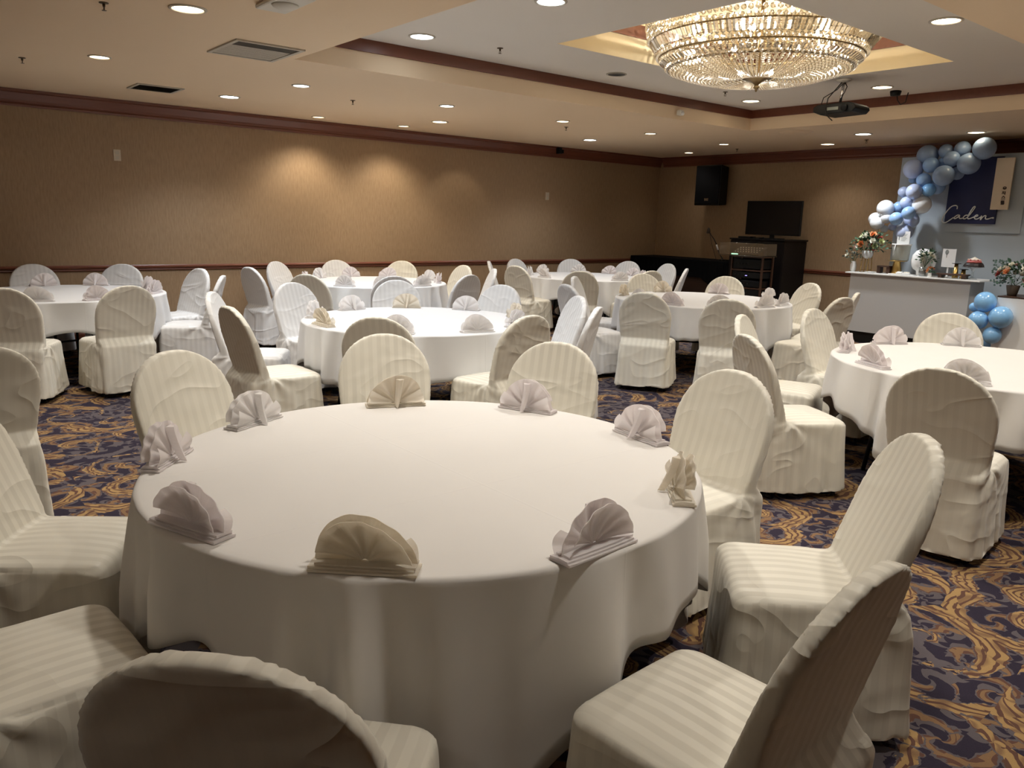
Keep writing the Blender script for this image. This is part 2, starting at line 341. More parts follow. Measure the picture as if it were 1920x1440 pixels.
# facing of the lower part (flush cream lining)
g = .004
for a in (((IX0, IX0 + g), (IY0, IY1)), ((IX1 - g, IX1), (IY0, IY1)), ((IX0, IX1), (IY0, IY0 + g)), ((IX0, IX1), (IY1 - g, IY1))):
    m.box(*a[0], *a[1], ZT + .001, ZT + .2)
struct(m.build('ceiling', MAT['cream']), 'cream inner recess above the chandelier', 'ceiling')
def frame_trim(name, x0, x1, y0, y1, z0, z1, t, lab):
    m = MB()
    m.box(x0, x0 + t, y0, y1, z0, z1); m.box(x1 - t, x1, y0, y1, z0, z1)
    m.box(x0 + t, x1 - t, y0, y0 + t, z0, z1); m.box(x0 + t, x1 - t, y1 - t, y1, z0, z1)
    struct(m.build(name, MAT['trim']), lab, 'trim')
frame_trim('trim_1', TX0, TX1, TY0, TY1, 2.982, ZT - .001, .018, 'red-brown wood band around the big ceiling recess')
frame_trim('trim_2', IX0 + g, IX1 - g, IY0 + g, IY1 - g, 3.285, 3.40, .018, 'red-brown wood band inside the chandelier recess')
# crown mouldings (stepped profile swept along the wall)
crown = [(0, 2.655), (.018, 2.655), (.024, 2.675), (.02, 2.69), (.03, 2.70), (.034, 2.72), (.075, 2.79), (.095, 2.80), (.1, 2.828), (0, 2.828)]
def sweep_y(prof, x, sgn, y0, y1, name, mat, lab):
    m = MB(); n = len(prof)
    vs = [(x + sgn * d, y, z) for y in (y0, y1) for d, z in prof]
    fs = [(i, (i + 1) % n, n + (i + 1) % n, n + i) for i in range(n)] + [tuple(range(n)), tuple(range(n, 2 * n))]
    m.add(vs, fs); struct(m.build(name, mat), lab, 'trim')
def sweep_x(prof, y, sgn, x0, x1, name, mat, lab):
    m = MB(); n = len(prof)
    vs = [(x, y + sgn * d, z) for x in (x0, x1) for d, z in prof]
    fs = [(i, (i + 1) % n, n + (i + 1) % n, n + i) for i in range(n)] + [tuple(range(n)), tuple(range(n, 2 * n))]
    m.add(vs, fs); struct(m.build(name, mat), lab, 'trim')
sweep_y(crown, XL, 1, YN, YB, 'trim_3', MAT['trim'], 'red-brown crown moulding along the long left wall')
sweep_x(crown, YB, -1, XL + .1, XR, 'trim_4', MAT['trimx'], 'red-brown crown moulding along the end wall')
rail = [(0, .845), (.012, .845), (.02, .855), (.016, .868), (.03, .878), (.034, .895), (.02, .905), (.014, .915), (0, .915)]
sweep_y(rail, XL, 1, YN, YB, 'trim_5', MAT['trim'], 'red-brown chair rail along the long left wall')
sweep_x(rail, YB, -1, XL + .034, XR, 'trim_6', MAT['trimx'], 'red-brown chair rail along the end wall')
base = [(0, .001), (.016, .001), (.016, .10), (.01, .115), (0, .12)]
sweep_y(base, XL, 1, YN, YB, 'baseboard_left', MAT['trim'], 'dark wood baseboard along the left wall')
sweep_x(base, YB, -1, XL + .016, XR, 'baseboard_back', MAT['trimx'], 'dark wood baseboard along the end wall')

# ------------------------------------------------------------------ camera
F, PITCH, ROLL, YAW = 1476.9, 0.2056, -0.0281, -0.8817
fw = Vector((math.sin(YAW) * math.cos(PITCH), math.cos(YAW) * math.cos(PITCH), -math.sin(PITCH)))
r0 = Vector((math.cos(YAW), -math.sin(YAW), 0)); d0 = fw.cross(r0)
cr_, sr_ = math.cos(ROLL), math.sin(ROLL)
rt = cr_ * r0 + sr_ * d0; dn = -sr_ * r0 + cr_ * d0
cd = bpy.data.cameras.new('camera'); cam = bpy.data.objects.new('camera', cd); C.objects.link(cam)
mw = Matrix.Identity(4)
for i in range(3): mw[i][0] = rt[i]; mw[i][1] = -dn[i]; mw[i][2] = -fw[i]
mw.translation = Vector((0, 0, 1.585)); cam.matrix_world = mw
cd.sensor_width = 36; cd.lens = F / 1920 * 36; cd.clip_start = .02; cd.clip_end = 100
sc.camera = cam

# ------------------------------------------------------------------ chair cover
def lerp(a, b, t): return a + (b - a) * t
def interp(tab, z):
    for (z0, v0), (z1, v1) in zip(tab, tab[1:]):
        if z <= z1: return v0 + (v1 - v0) * max(0, (z - z0)) / (z1 - z0)
    return tab[-1][1]
def ring(w, yb, yf, z, rad, n=10):
    pts = []; rad = min(rad, w * .95, (yf - yb) / 2 * .95)
    for cx, cy, a0 in ((w - rad, yf - rad, 0), (-w + rad, yf - rad, 90), (-w + rad, yb + rad, 180), (w - rad, yb + rad, 270)):
        for k in range(n):
            a = math.radians(a0 + 90 * k / (n - 1)); pts.append((cx + rad * math.cos(a), cy + rad * math.sin(a), z))
    return pts
def loft(rings):
    n = len(rings[0]); vs = [p for r in rings for p in r]; fs = []
    for j in range(len(rings) - 1):
        for i in range(n):
            k = (i + 1) % n; fs.append((j * n + i, j * n + k, (j + 1) * n + k, (j + 1) * n + i))
    fs.append(tuple(reversed(range(n)))); fs.append(tuple((len(rings) - 1) * n + i for i in range(n)))
    return vs, fs
def cover_mesh(seed, wrk=1.0, lean=0.0, flare=1.0):
    rnd = random.Random(seed); m = MB()
    W = [(.0, .245), (.3, .238), (.42, .232), (.47, .222)]
    # seat block and skirt
    rs = []
    zs = [.045, .10, .18, .26, .34, .40, .435, .455, .468]
    for z in zs:
        t = (.47 - z) / .47
        w = .240 + .026 * t * flare; yf = .235 + .028 * t; yb = -.235 - .06 * t
        if z > .43: k = (z - .43) / .038; w -= .022 * k * k; yf -= .022 * k * k
        rs.append(ring(w, yb, yf, z, .055))
    vs, fs = loft(rs); m.add(vs, fs)
    # back with the cover falling behind it to the floor
    rs = []
    Z0, ZD, ZTOP, WM = .045, .70, .955, .250
    zz = [.045, .15, .3, .44, .5, .58, .66, .70] + [ZD + (ZTOP - ZD) * math.sin(PI / 2 * k / 12) for k in range(1, 13)]
    for z in zz:
        yfr = -.150 - (z - .46) * .36 + lean * (z - .46)          # front face of the back
        if z < .46: yfr = -.15
        yre = yfr - .045 - .10 * max(0, (.80 - z)) ** 1.1 * 1.05
        yre = max(yre, -.375 + (.955 - z) * .02)
        if z < .46: yre = lerp(-.30, -.335, (.46 - z) / .46)
        if z <= ZD: w = interp([(0, .240), (.3, .232), (.46, .228), (.70, WM)], z)
        else:
            q = (z - ZD) / (ZTOP - ZD + .002); w = WM * (1 - q ** 2.3) ** .5
            w = max(w, .03)
        rs.append(ring(w, yre, yfr, z, .018 if z > .46 else .03))
    vs, fs = loft(rs); m.add(vs, fs)
    o = bpy.data.objects.new('tmp', m.mesh('tmp')); C.objects.link(o)
    rm = o.modifiers.new('r', 'REMESH'); rm.mode = 'VOXEL'; rm.voxel_size = .0105
    sm = o.modifiers.new('s', 'SMOOTH'); sm.iterations = 3; sm.factor = .5
    dg = bpy.context.evaluated_depsgraph_get(); dg.update()
    me = bpy.data.meshes.new_from_object(o.evaluated_get(dg)); bpy.data.objects.remove(o)
    nv = len(me.vertices); co = np.empty(nv * 3); me.vertices.foreach_get('co', co); co = co.reshape(-1, 3)
    no = np.array([v.normal[:] for v in me.vertices])
    ph = [rnd.uniform(0, 6.28) for _ in range(12)]
    off = Vector((rnd.uniform(0, 50), rnd.uniform(0, 50), rnd.uniform(0, 50)))
    x, y, z = co.T; ang = np.arctan2(y, x)
    t = np.clip((.42 - z) / .38, 0, 1)
    fold = np.sin(ang * 9 + ph[0] + 1.2 * np.sin(ang * 2 + ph[1])) * .6 + np.sin(ang * 15 + ph[2]) * .4
    d = t * (.010 * fold + .004 * np.sin(ang * 23 + ph[3])) * flare * (np.abs(no[:, 2]) < .6)
    # seat crown
    seat = (z > .44) & (no[:, 2] > .6) & (y > -.16)
    d = d + seat * .020 * np.clip(1 - (x / .22) ** 2, 0, 1) * np.clip(1 - ((y - .03) / .22) ** 2, 0, 1)
    # piped seam where faces turn over on the back, and around the seat
    ny = np.abs(no[:, 1])
    d = d + .0035 * np.exp(-((ny - .62) / .13) ** 2) * (z > .52)
    d = d + .003 * np.exp(-((no[:, 2] - .5) / .15) ** 2) * (z > .40) * (z < .5) * (y > -.12)
    # pleats drawn from the rear corners of the seat
    for sx in (-1, 1):
        dx = np.abs(y + .14); dz = .47 - z; rr = np.hypot(dx, dz) + 1e-4
        aa = np.arctan2(y + .14, dz)
        wgt = ((x * sx) > .17) * np.exp(-rr * 4.2) * np.clip(rr / .05, 0, 1) * (z < .46)
        d = d + wgt * .008 * np.sin(aa * 7 + ph[5] + sx)
    # wrinkles of the cloth on the back
    wr = np.empty(nv)
    for i in range(nv):
        p = Vector((x[i] * 2.3, y[i] * 2.0, z[i] * 4.2 + 1.6 * x[i] * math.sin(ph[6]))) + off
        a = noise.noise(p); wr[i] = (1 - min(1, abs(a) * 4)) ** 2 * .6 + noise.noise(p * .5) * .7
    d = d + wrk * .0026 * wr * (.5 + .5 * (z < .9))
    co = co + no * d[:, None]
    # ragged hem
    hem = z < .07
    co[:, 2] += hem * (.007 * np.sin(ang * 3 + ph[7]) + .003 * np.sin(ang * 8 + ph[8]))
    co[:, 2] = np.maximum(co[:, 2], .012)
    me.vertices.foreach_set('co', co.ravel()); me.polygons.foreach_set('use_smooth', [True] * len(me.polygons)); me.update()
    # open underneath
    bm = bmesh.new(); bm.from_mesh(me)
    kill = [f for f in bm.faces if f.normal.z < -.8 and f.calc_center_median().z < .09]
    bmesh.ops.delete(bm, geom=kill, context='FACES'); bm.to_mesh(me); bm.free()
    me.name = 'cover'; return me
legs = {}
def leg_mesh(sx, sy):
    m = MB(); x = sx * .19; y = .19 if sy > 0 else -.20
    m.tube([(x, y, .44), (x * 1.03, y + sy * .015, .02)], .011, 8); m.lathe([(.014, 0), (.015, .004), (.014, .022)], 10, (x * 1.03, y + sy * .016, 0))
    me = m.mesh('leg'); me.materials.append(MAT['legm']); return me
LEGS = [leg_mesh(a, b) for a in (-1, 1) for b in (-1, 1)]
COVERS = []
for i, (sd, wk, ln, fl) in enumerate([(1, .8, 0, 1), (2, 1.3, .02, 1.15), (3, 1.0, -.02, .9), (4, 1.6, .01, 1.2), (5, .5, 0, .95)]):
    me = cover_mesh(sd, wk, ln, fl); COVERS.append(me)
CV = {}
for i, me in enumerate(COVERS):
    for k in ('cover', 'cover_cool'):
        q = me.copy(); q.materials.append(MAT[k]); CV[i, k] = q
def chair(x, y, rz, var, mk):
    r = empty('banquet_chair', (x, y, 0), rz)
    meshobj('chair_cover', CV[var, mk], r)
    for l in LEGS: meshobj('leg', l, r)
    return r

# ------------------------------------------------------------------ napkins
def napkin_mesh(seed, flap=True):
    rnd = random.Random(seed); m = MB()
    R_ = .112; n = 64; nr = 8; npl = 6; skew = rnd.uniform(-.18, .18)
    def fan(y0, back, amp, R, a0, a1, ph):
        vs = []
        for i in range(n + 1):
            t = i / n; a = a0 + (a1 - a0) * t
            tri = math.cos(2 * PI * (t * npl + ph)); tri = math.copysign(abs(tri) ** .8, tri)
            edge = 1 + .035 * math.sin(3 * a + seed)
            for j in range(nr + 1):
                q = j / nr; r = (.008 + q * (R - .008)) * (edge if j > nr - 2 else 1)
                yy = y0 + back * q * q + amp * tri * q ** .8 * (1 - .62 * q ** 2) * math.sin(a) ** .25 if math.sin(a) > 0 else y0
                vs.append((-r * math.cos(a) + skew * r * math.sin(a) * .5, yy, .016 + r * max(0, math.sin(a)) * 1.0))
        fs = [(i * (nr + 1) + j, (i + 1) * (nr + 1) + j, (i + 1) * (nr + 1) + j + 1, i * (nr + 1) + j + 1) for i in range(n) for j in range(nr)]
        return vs, fs
    for y0, bk, am, R, a0, a1, ph in ((0, .012, .0065, R_, .03, PI - .03, 0), (.010, .030, .006, R_ * .95, .10, PI - .30, .45)):
        vs, fs = fan(y0, bk, am, R, a0, a1, ph)
        # thickness: duplicate shifted sheet
        k = len(vs); vs2 = [(a, b + .0022, c) for a, b, c in vs]
        per = [i * (nr + 1) + nr for i in range(n + 1)]
        rim = [(per[i], per[i + 1], per[i + 1] + k, per[i] + k) for i in range(n)]
        m.add(vs + vs2, fs + [tuple(reversed([q + k for q in f])) for f in fs] + rim, False)
    # folded strip the fan stands on: layered wedge
    for lz, wd, dy0, dy1, dx in ((.0, .118, -.018, .046, 0), (.0055, .114, -.014, .040, .004), (.011, .109, -.010, .034, -.004)):
        ns = 14; vs = []
        for i in range(ns + 1):
            x = -wd + 2 * wd * i / ns + dx; e = .0015 * math.sin(i * 1.7 + seed + lz * 300)
            h = .0052 + .003 * (abs(x) / wd) ** 3
            vs += [(x, dy0 + e, lz + .001), (x, dy1, lz + .001), (x, dy1, lz + h * .9), (x, (dy0 + dy1) / 2, lz + h + .001), (x, dy0 + e, lz + h * .8)]
        fs = [(i * 5 + j, i * 5 + (j + 1) % 5, (i + 1) * 5 + (j + 1) % 5, (i + 1) * 5 + j) for i in range(ns) for j in range(5)]
        fs += [tuple(reversed(range(5))), tuple(ns * 5 + j for j in range(5))]
        m.add(vs, fs, False)
    # wings of cloth at each end of the strip rising to the fan
    for s in (-1, 1):
        vs = []
        for i in range(9):
            t = i / 8; a = t * .55
            for j in range(5):
                q = j / 4; r = .02 + q * (.112 - .02)
                vs.append((s * r * math.cos(a), -.006 - .012 * math.sin(t * PI) * q, .014 + r * math.sin(a)))
        fs = [(i * 5 + j, (i + 1) * 5 + j, (i + 1) * 5 + j + 1, i * 5 + j + 1) for i in range(8) for j in range(4)]
        m.add(vs, fs, True)
    if flap:   # the rolled pleat coming down the middle and out over the strip
        dx = rnd.uniform(-.02, .02); pts = []
        vs = []
        for i in range(11):
            t = i / 10; zc = .112 * (1 - t) + .004; yc = -.004 - .034 * t ** 1.4; xc = dx * (1 - t); wd = .013 * (1 - t) ** .5 * (1.0) + .004
            vs += [(xc - wd, yc + .010, zc), (xc - wd * .3, yc - .010, zc - .002), (xc + wd * .5, yc - .008, zc), (xc + wd, yc + .010, zc)]
        fs = [(i * 4 + j, i * 4 + (j + 1) % 4, (i + 1) * 4 + (j + 1) % 4, (i + 1) * 4 + j) for i in range(10) for j in range(4)] + [(3, 2, 1, 0), (40, 41, 42, 43)]
        m.add(vs, fs, False)
    me = m.mesh('fan_napkin'); return me
NAPS = [napkin_mesh(s) for s in (1, 2, 3)]
NP = {}
for i, me in enumerate(NAPS):
    for k in ('nap_w', 'nap_p', 'nap_c'):
        q = me.copy(); q.materials.append(MAT[k]); NP[i, k] = q

# ------------------------------------------------------------------ tables
def cloth_mesh(R, half, rot, seed, sq=1, height=.766):
    rnd = random.Random(seed); NT = 360; m = MB(); vs = []
    ph = [rnd.uniform(0, 6.28) for _ in range(8)]
    prof = []                                            # (u) top part radii
    tops = [0, .25, .5, .7, .82, .9, .96, .985]
    drops = [0, .004, .012, .03, .06, .10, .16, .24, .34, .45, .56, .67, .78, .89, 1.0]
    vs.append((0, 0, height))
    for tt in tops[1:]:
        for i in range(NT):
            a = 2 * PI * i / NT; vs.append((R * tt * math.cos(a), R * tt * math.sin(a), height + .0006 * math.sin(a * 7 + ph[0]) * tt))
    for k, s in enumerate(drops):
        for i in range(NT):
            a = 2 * PI * i / NT; b = a - rot
            c = max(abs(math.cos(b)), abs(math.sin(b))); drop = min(lerp(half * 1.06, half / c, sq) - R, .735)
            cw = min(1, max(0, (1 / c - 1) / .4142)) * (.4 + .6 * sq)                 # 1 at the cloth's corners
            bb = a + .10 * math.sin(3 * a + ph[1]) + .06 * math.sin(7 * a + ph[2])
            fold = math.cos(15 * bb + ph[3]); fold = math.copysign(abs(fold) ** .75, fold)
            fold = .50 * fold + .50 * math.cos(24 * bb + ph[4])
            amp = (.027 + .034 * cw ** .7 + .008 * math.sin(2 * a + ph[5])) * min(1, s * 1.9) ** .8 * (drop / .45) ** .5
            fl = .018 * s + .030 * s * cw
            if s == 0: r, z = R - .004, height - .0012
            else:
                L_ = s * drop; r = R + min(.004, L_) + fl + amp * fold; z = height - .004 - L_ + .012 * s * (1 - cw) - .016 * s * fold
            z = max(z, .014)
            vs.append((r * math.cos(a), r * math.sin(a), z))
    fs = [(0, 1 + i, 1 + (i + 1) % NT) for i in range(NT)]
    for j in range(len(tops) - 2 + len(drops)):
        for i in range(NT):
            k = (i + 1) % NT; o1 = 1 + j * NT; o2 = 1 + (j + 1) * NT
            fs.append((o1 + i, o2 + i, o2 + k, o1 + k))
    m.add(vs, fs, True); return m
def table(name_l, x, y, R, rot, half, seed, cm, tl, trot=.4, sq=1):
    t = empty('round_table', (x, y, 0), trot)
    m = MB(); m.lathe([(R - .02, .725), (R - .008, .73), (R - .008, .752), (R - .02, .757)], 64); m.build('tabletop', MAT['tabw'], t)
    for sx in (-1, 1):
        for sy in (-1, 1):
            m = MB(); m.tube([(sx * .45, sy * .32, .724), (sx * .52, sy * .34, .35), (sx * .56, sy * .36, .004)], .014, 8); m.build('leg', MAT['legm'], t)
        m = MB(); m.tube([(sx * .54, -.35, .2), (sx * .54, .35, .2)], .011, 8); m.tube([(sx * .46, 0, .72), (sx * .54, 0, .2)], .009, 8); m.build('brace', MAT['legm'], t)
    tag(t, 'folding table with black metal legs under ' + tl, 'table', 'round banquet tables')
    c = cloth_mesh(R, half, rot, seed, sq).build('tablecloth', cm); c.location = (x, y, 0)
    so = c.modifiers.new('thick', 'SOLIDIFY'); so.thickness = .0016; so.offset = -1
    tag(c, 'white square tablecloth draped over ' + tl, 'tablecloth', 'white tablecloths')
TB = [  # x, y, R, cloth rotation, half size, seed, material, name
    (-2.19, 1.44, .918, math.radians(20), 1.20, 11, 'cloth_warm', 'the nearest round table'),
    (-5.45, 3.47, .92, math.radians(80), 1.22, 12, 'cloth', 'the middle round table'),
    (-8.90, 5.00, .92, math.radians(-10), 1.20, 13, 'cloth', 'the round table by the long wall'),
    (-8.74, 1.49, .92, math.radians(-9), 1.165, 14, 'cloth', 'the far left round table'),
    (-8.70, 8.58, .95, math.radians(30), 1.22, 15, 'cloth', 'the round table in the far corner'),
    (-5.52, 7.28, .965, math.radians(-53), 1.25, 16, 'cloth', 'the round table before the rack'),
    (-1.90, 5.49, .93, math.radians(-135), 1.20, 17, 'cloth_warm', 'the right-hand round table')]
for i, (x, y, R, rot, half, sd, cm, nm) in enumerate(TB): table('', x, y, R, rot, half, sd, MAT[cm], nm, .4 + i, (1, .6, .7, .3, .7, .25, .75)[i])

# chairs: (table, angle, radius of the back's top, yaw offset deg, cover variant, material)
CH = [
 (0,-167,1.60,4,4,'c'),(0,155,1.72,0,0,'c'),(0,122,1.62,0,2,'c'),(0,83,1.55,6,1,'c'),(0,43,1.60,0,0,'c'),(0,-1,1.57,4,1,'c'),(0,-45,1.58,0,0,'c'),(0,-88,1.56,2,4,'c'),(0,-126,1.60,0,2,'c'),
 (1,-127,1.66,4,1,'w'),(1,-87,1.58,0,3,'c'),(1,-166,1.62,0,3,'w'),(1,155,1.66,0,2,'w'),(1,116,1.55,-4,0,'w'),(1,68,1.42,0,3,'w'),(1,34,1.50,0,1,'w'),(1,-1,1.42,6,1,'c'),(1,-43,1.42,0,0,'c'),
 (2,-107,1.55,27,3,'w'),(2,-151,1.5,0,2,'w'),(2,171,1.50,0,4,'w'),(2,135,1.55,0,3,'c'),(2,90,1.42,0,4,'c'),(2,62,1.56,0,0,'w'),(2,14,1.60,0,4,'w'),(2,-21,1.56,0,0,'w'),(2,-55,1.62,0,2,'c'),
 (3,-179,1.52,0,0,'w'),(3,147,1.58,0,1,'w'),(3,104,1.48,0,3,'w'),(3,62,1.48,0,2,'w'),(3,8,1.57,0,0,'c'),(3,-25,1.60,0,3,'c'),
 (4,-131,1.5,0,0,'w'),(4,-89,1.48,8,3,'c'),(4,-172,1.5,0,1,'w'),(4,146,1.48,0,2,'w'),(4,108,1.55,0,1,'w'),(4,-47,1.86,0,1,'c'),(4,-8,1.50,0,0,'c'),(4,80,1.62,0,3,'w'),(4,32,1.50,0,2,'w'),
 (5,-146,1.48,0,3,'w'),(5,-103,1.76,0,2,'w'),(5,160,1.40,0,0,'c'),(5,115,1.38,0,4,'c'),(5,68,1.44,0,2,'c'),(5,20,1.62,0,1,'c'),(5,-4,1.74,0,0,'c'),(5,-44,1.98,-12,3,'c'),(5,-73,1.75,14,3,'c'),
 (6,-159,1.57,0,2,'c'),(6,-119,1.67,0,0,'c'),(6,161,1.52,22,3,'c'),(6,122,1.40,0,3,'c'),(6,-76,1.64,-6,1,'c'),
]
POS = ['near side', 'near right', 'right side', 'far right', 'far side right', 'far side left', 'far left', 'left side', 'near left']
used = {}
for ti, ang, rad, dy, var, mk in CH:
    x, y, R, rot, half, sd, cm, nm = TB[ti]
    rel = (ang - math.degrees(math.atan2(-y, -x))) % 360
    used.setdefault(ti, []).append(rel)
def slot(ti, rel):
    rl = sorted(used[ti]); best = {}
    # give every chair of the table its own slot, in order round the table
    n = len(rl); opts = []
    for sh in range(9):
        cost = sum(min(abs(r - 40 * ((k + sh) % 9)), 360 - abs(r - 40 * ((k + sh) % 9))) for k, r in enumerate(rl)) if n == 9 else None
        opts.append((cost, sh))
    if n == 9: sh = min(opts)[1]; return (rl.index(rel) + sh) % 9
    return int(round(rel / 40)) % 9
for ti, ang, rad, dy, var, mk in CH:
    x, y, R, rot, half, sd, cm, nm = TB[ti]
    a = math.radians(ang); ro = rad - .345
    rel = (ang - math.degrees(math.atan2(-y, -x))) % 360
    s = slot(ti, rel); view = 'shaded back turned to us' if s in (0, 1, 8) else ('front towards us' if s in (4, 5, 3, 6) else 'seen from the side')
    ox, oy = x + ro * math.cos(a), y + ro * math.sin(a)
    ox = max(ox, XL + .40)
    c = chair(ox, oy, a + PI / 2 + math.radians(dy), var, 'cover' if mk == 'c' else 'cover_cool')
    adj = 'ivory' if mk == 'c' else 'white'
    l1 = f'{adj} covered chair, {POS[s]} of {nm[4:]}, {view}'; l2 = f'{adj} covered chair, {POS[s]} of {nm[4:]}'
    tag(c, l1 if len(l1.split()) <= 16 else l2, 'chair', 'covered banquet chairs around the round tables')
c = chair(-4.60, .32, math.radians(99), 2, 'cover'); tag(c, 'covered chair cut off by the left edge, behind the chair beside the nearest table', 'chair', 'covered banquet chairs around the round tables')

# napkins: (table, angle, radius, yaw offset, variant, material)
NK = [(0,-159,.83,6,0,'w'),(0,157,.80,0,1,'c'),(0,116,.83,-4,2,'p'),(0,75,.85,8,0,'p'),(0,32,.84,14,1,'c'),(0,-5,.87,8,2,'p'),(0,-43,.86,0,1,'c'),(0,-79,.85,10,0,'p'),(0,-123,.85,-8,2,'p')]
for ti, ang, rad, dy, var, mk in CH:
    if ti == 0: continue
    NK.append((ti, ang + random.uniform(-3, 3), TB[ti][2] - .10, random.uniform(-12, 12), random.randrange(3), random.choice('wwppc')))
for k, (ti, ang, rad, dy, var, mk) in enumerate(NK):
    x, y, R, rot, half, sd, cm, nm = TB[ti]; a = math.radians(ang)
    rel = (CH[k][1] - math.degrees(math.atan2(-y, -x))) % 360; s = slot(ti, rel)
    o = bpy.data.objects.new('folded_napkin', NP[var, 'nap_' + mk]); C.objects.link(o)
    o.location = (x + rad * math.cos(a), y + rad * math.sin(a), .767); o.rotation_euler = (0, 0, a - PI / 2 + math.radians(dy)); o.scale = (1.1, 1.1, 1.04)
    col = {'w': 'white', 'p': 'pale pinkish', 'c': 'cream'}[mk]
    tag(o, f'{col} fan napkin, {POS[s]} of {nm[4:]}', 'napkin', 'fan-folded napkins on the tables')

# ------------------------------------------------------------------ ceiling fixtures
def downlight(x, y, z, r, kind, power, label, cone=125, blend=.7, emit=True):
    t = empty('recessed_downlight', (x, y, z)); tag(t, label, 'ceiling light', 'recessed ceiling downlights')
    m = MB(); m.lathe([(r * 1.22, -.001), (r * 1.22, -.006), (r * 1.02, -.010), (r, -.004), (r * .98, -.001)], 36, cap=False); m.build('trim_ring', MAT['ring'], t)
    m = MB(); m.lathe([(1e-4, -.0035), (r * .985, -.0035)], 36, cap=False, smooth=False); m.build('lamp_diffuser', MAT[kind], t)
    if power:
        ld = bpy.data.lights.new('downlight_beam', 'SPOT'); ld.energy = power; ld.spot_size = math.radians(cone); ld.spot_blend = blend; ld.shadow_soft_size = r * .8
        ld.color = {'led_c': (.90, .95, 1.0), 'led_w': (1, .95, .87), 'led_d': (1, .88, .70)}[kind]
        lo = bpy.data.objects.new('downlight_beam', ld); C.objects.link(lo); lo.parent = t; lo.location = (0, 0, -.03)
P = 95
DL = [
 (-5.45, 1.76, ZC, .095, 'led_w', P*1.25, 'large round downlight near the top left corner of the picture'),
 (-7.67, 1.73, ZC, .075, 'led_w', P*.7, 'small warm downlight by itself above the far left table'),
 (-9.10, 3.34, ZC, .095, 'led_c', P*.8, 'bright bluish downlight near the wall, right of the return grille'),
 (-7.74, 3.56, ZC, .075, 'led_c', P*.8, 'bright small downlight below the corner of the big recess'),
 (-9.98, 4.82, ZC, .075, 'led_d', P*.42, 'dim amber downlight washing the long wall, left of two'),
 (-9.94, 6.09, ZC, .075, 'led_d', P*.36, 'dim amber downlight washing the long wall, right of two'),
 (-7.77, 5.33, ZC, .075, 'led_c', P*.7, 'small white downlight above and right of the long oval one'),
 (-9.10, 6.13, ZC, .095, 'led_w', P*.5, 'wide warm-white downlight just below the small white one'),
 (-7.75, 7.10, ZC, .075, 'led_w', P*.6, 'small downlight midway along the lower ceiling, above a sprinkler'),
 (-9.12, 8.94, ZC, .095, 'led_c', P*.55, 'bright bluish downlight near the crown moulding before the corner'),
 (-7.78, 8.81, ZC, .075, 'led_w', P*.45, 'small warm downlight right of the bluish one near the corner'),
 (-7.85, 10.61, ZC, .075, 'led_w', P*.08, 'tiny downlight above the wall speaker, upper one'),
 (-9.24, 11.50, ZC, .075, 'led_w', P*.06, 'faint tiny downlight just above the wall speaker'),
 (-6.59, 11.45, ZC, .095, 'led_w', P*.22, 'flat warm downlight over the end wall, left of the sprinkler'),
 (-5.55, 10.50, ZC, .095, 'led_c', P*1.0, 'bright white downlight in front of the blue-grey panel'),
 (-4.38, 11.10, ZC, .095, 'led_w', P*.0, 'flat warm downlight directly above the balloons'),
 (-6.04, 3.88, ZT, .095, 'led_c', P*.7, 'bright downlight in the raised ceiling near its left corner'),
 (-4.45, 3.92, ZT, .095, 'led_c', P*1.0, 'brightest downlight at the top edge of the picture'),
 (-2.79, 6.28, ZT, .095, 'led_w', P*.85, 'bright oval downlight right of the chandelier'),
 (-4.43, 8.67, ZT, .095, 'led_w', P*.8, 'warm downlight beside the projector cable box'),
 (-6.03, 8.62, ZT, .095, 'led_w', P*.8, 'warm downlight below the chandelier near the far corner of the recess'),
]
OFF = [(-2.79, 3.92, ZT, 1.05), (-2.79, 8.67, ZT, .8), (-3.2, 1.75, ZC, .9), (-.9, 1.75, ZC, .55), (-.95, 4.0, ZC, .8), (-.95, 6.3, ZC, .8), (-.95, 8.7, ZC, .7), (-2.9, 10.4, ZC, .6), (-7.6, -.4, ZC, .4), (-5.2, -.6, ZC, .28), (-1.0, -1.3, ZC, .16), (1.6, 6.0, ZC, .5), (1.6, 3.0, ZC, .35)]  # unseen downlights; the one behind the camera is added as frontal fill
for x, y, z, r, k, p, l in DL: downlight(x, y, z, r, k, p, l)
for i, (x, y, z, p) in enumerate(OFF): downlight(x, y, z, .095, 'led_w', P * p, 'warm downlight overhead, outside the picture')
# added narrow spots that draw the wall arcs; the third has no fixture
for x, y, e in ((-9.98, 4.82, 12), (-9.94, 6.09, 9), (-9.95, 7.4, 7)):
    ld = bpy.data.lights.new('wall_wash_helper', 'SPOT'); ld.energy = e; ld.spot_size = math.radians(86); ld.spot_blend = .45; ld.shadow_soft_size = .04; ld.color = (1, .90, .72)
    lo = bpy.data.objects.new('wall_wash_helper', ld); C.objects.link(lo); lo.location = (x + .12, y, ZC - .02); lo.rotation_euler = (0, math.radians(14), 0)
    lo.rotation_euler = (0, math.radians(14), 0)

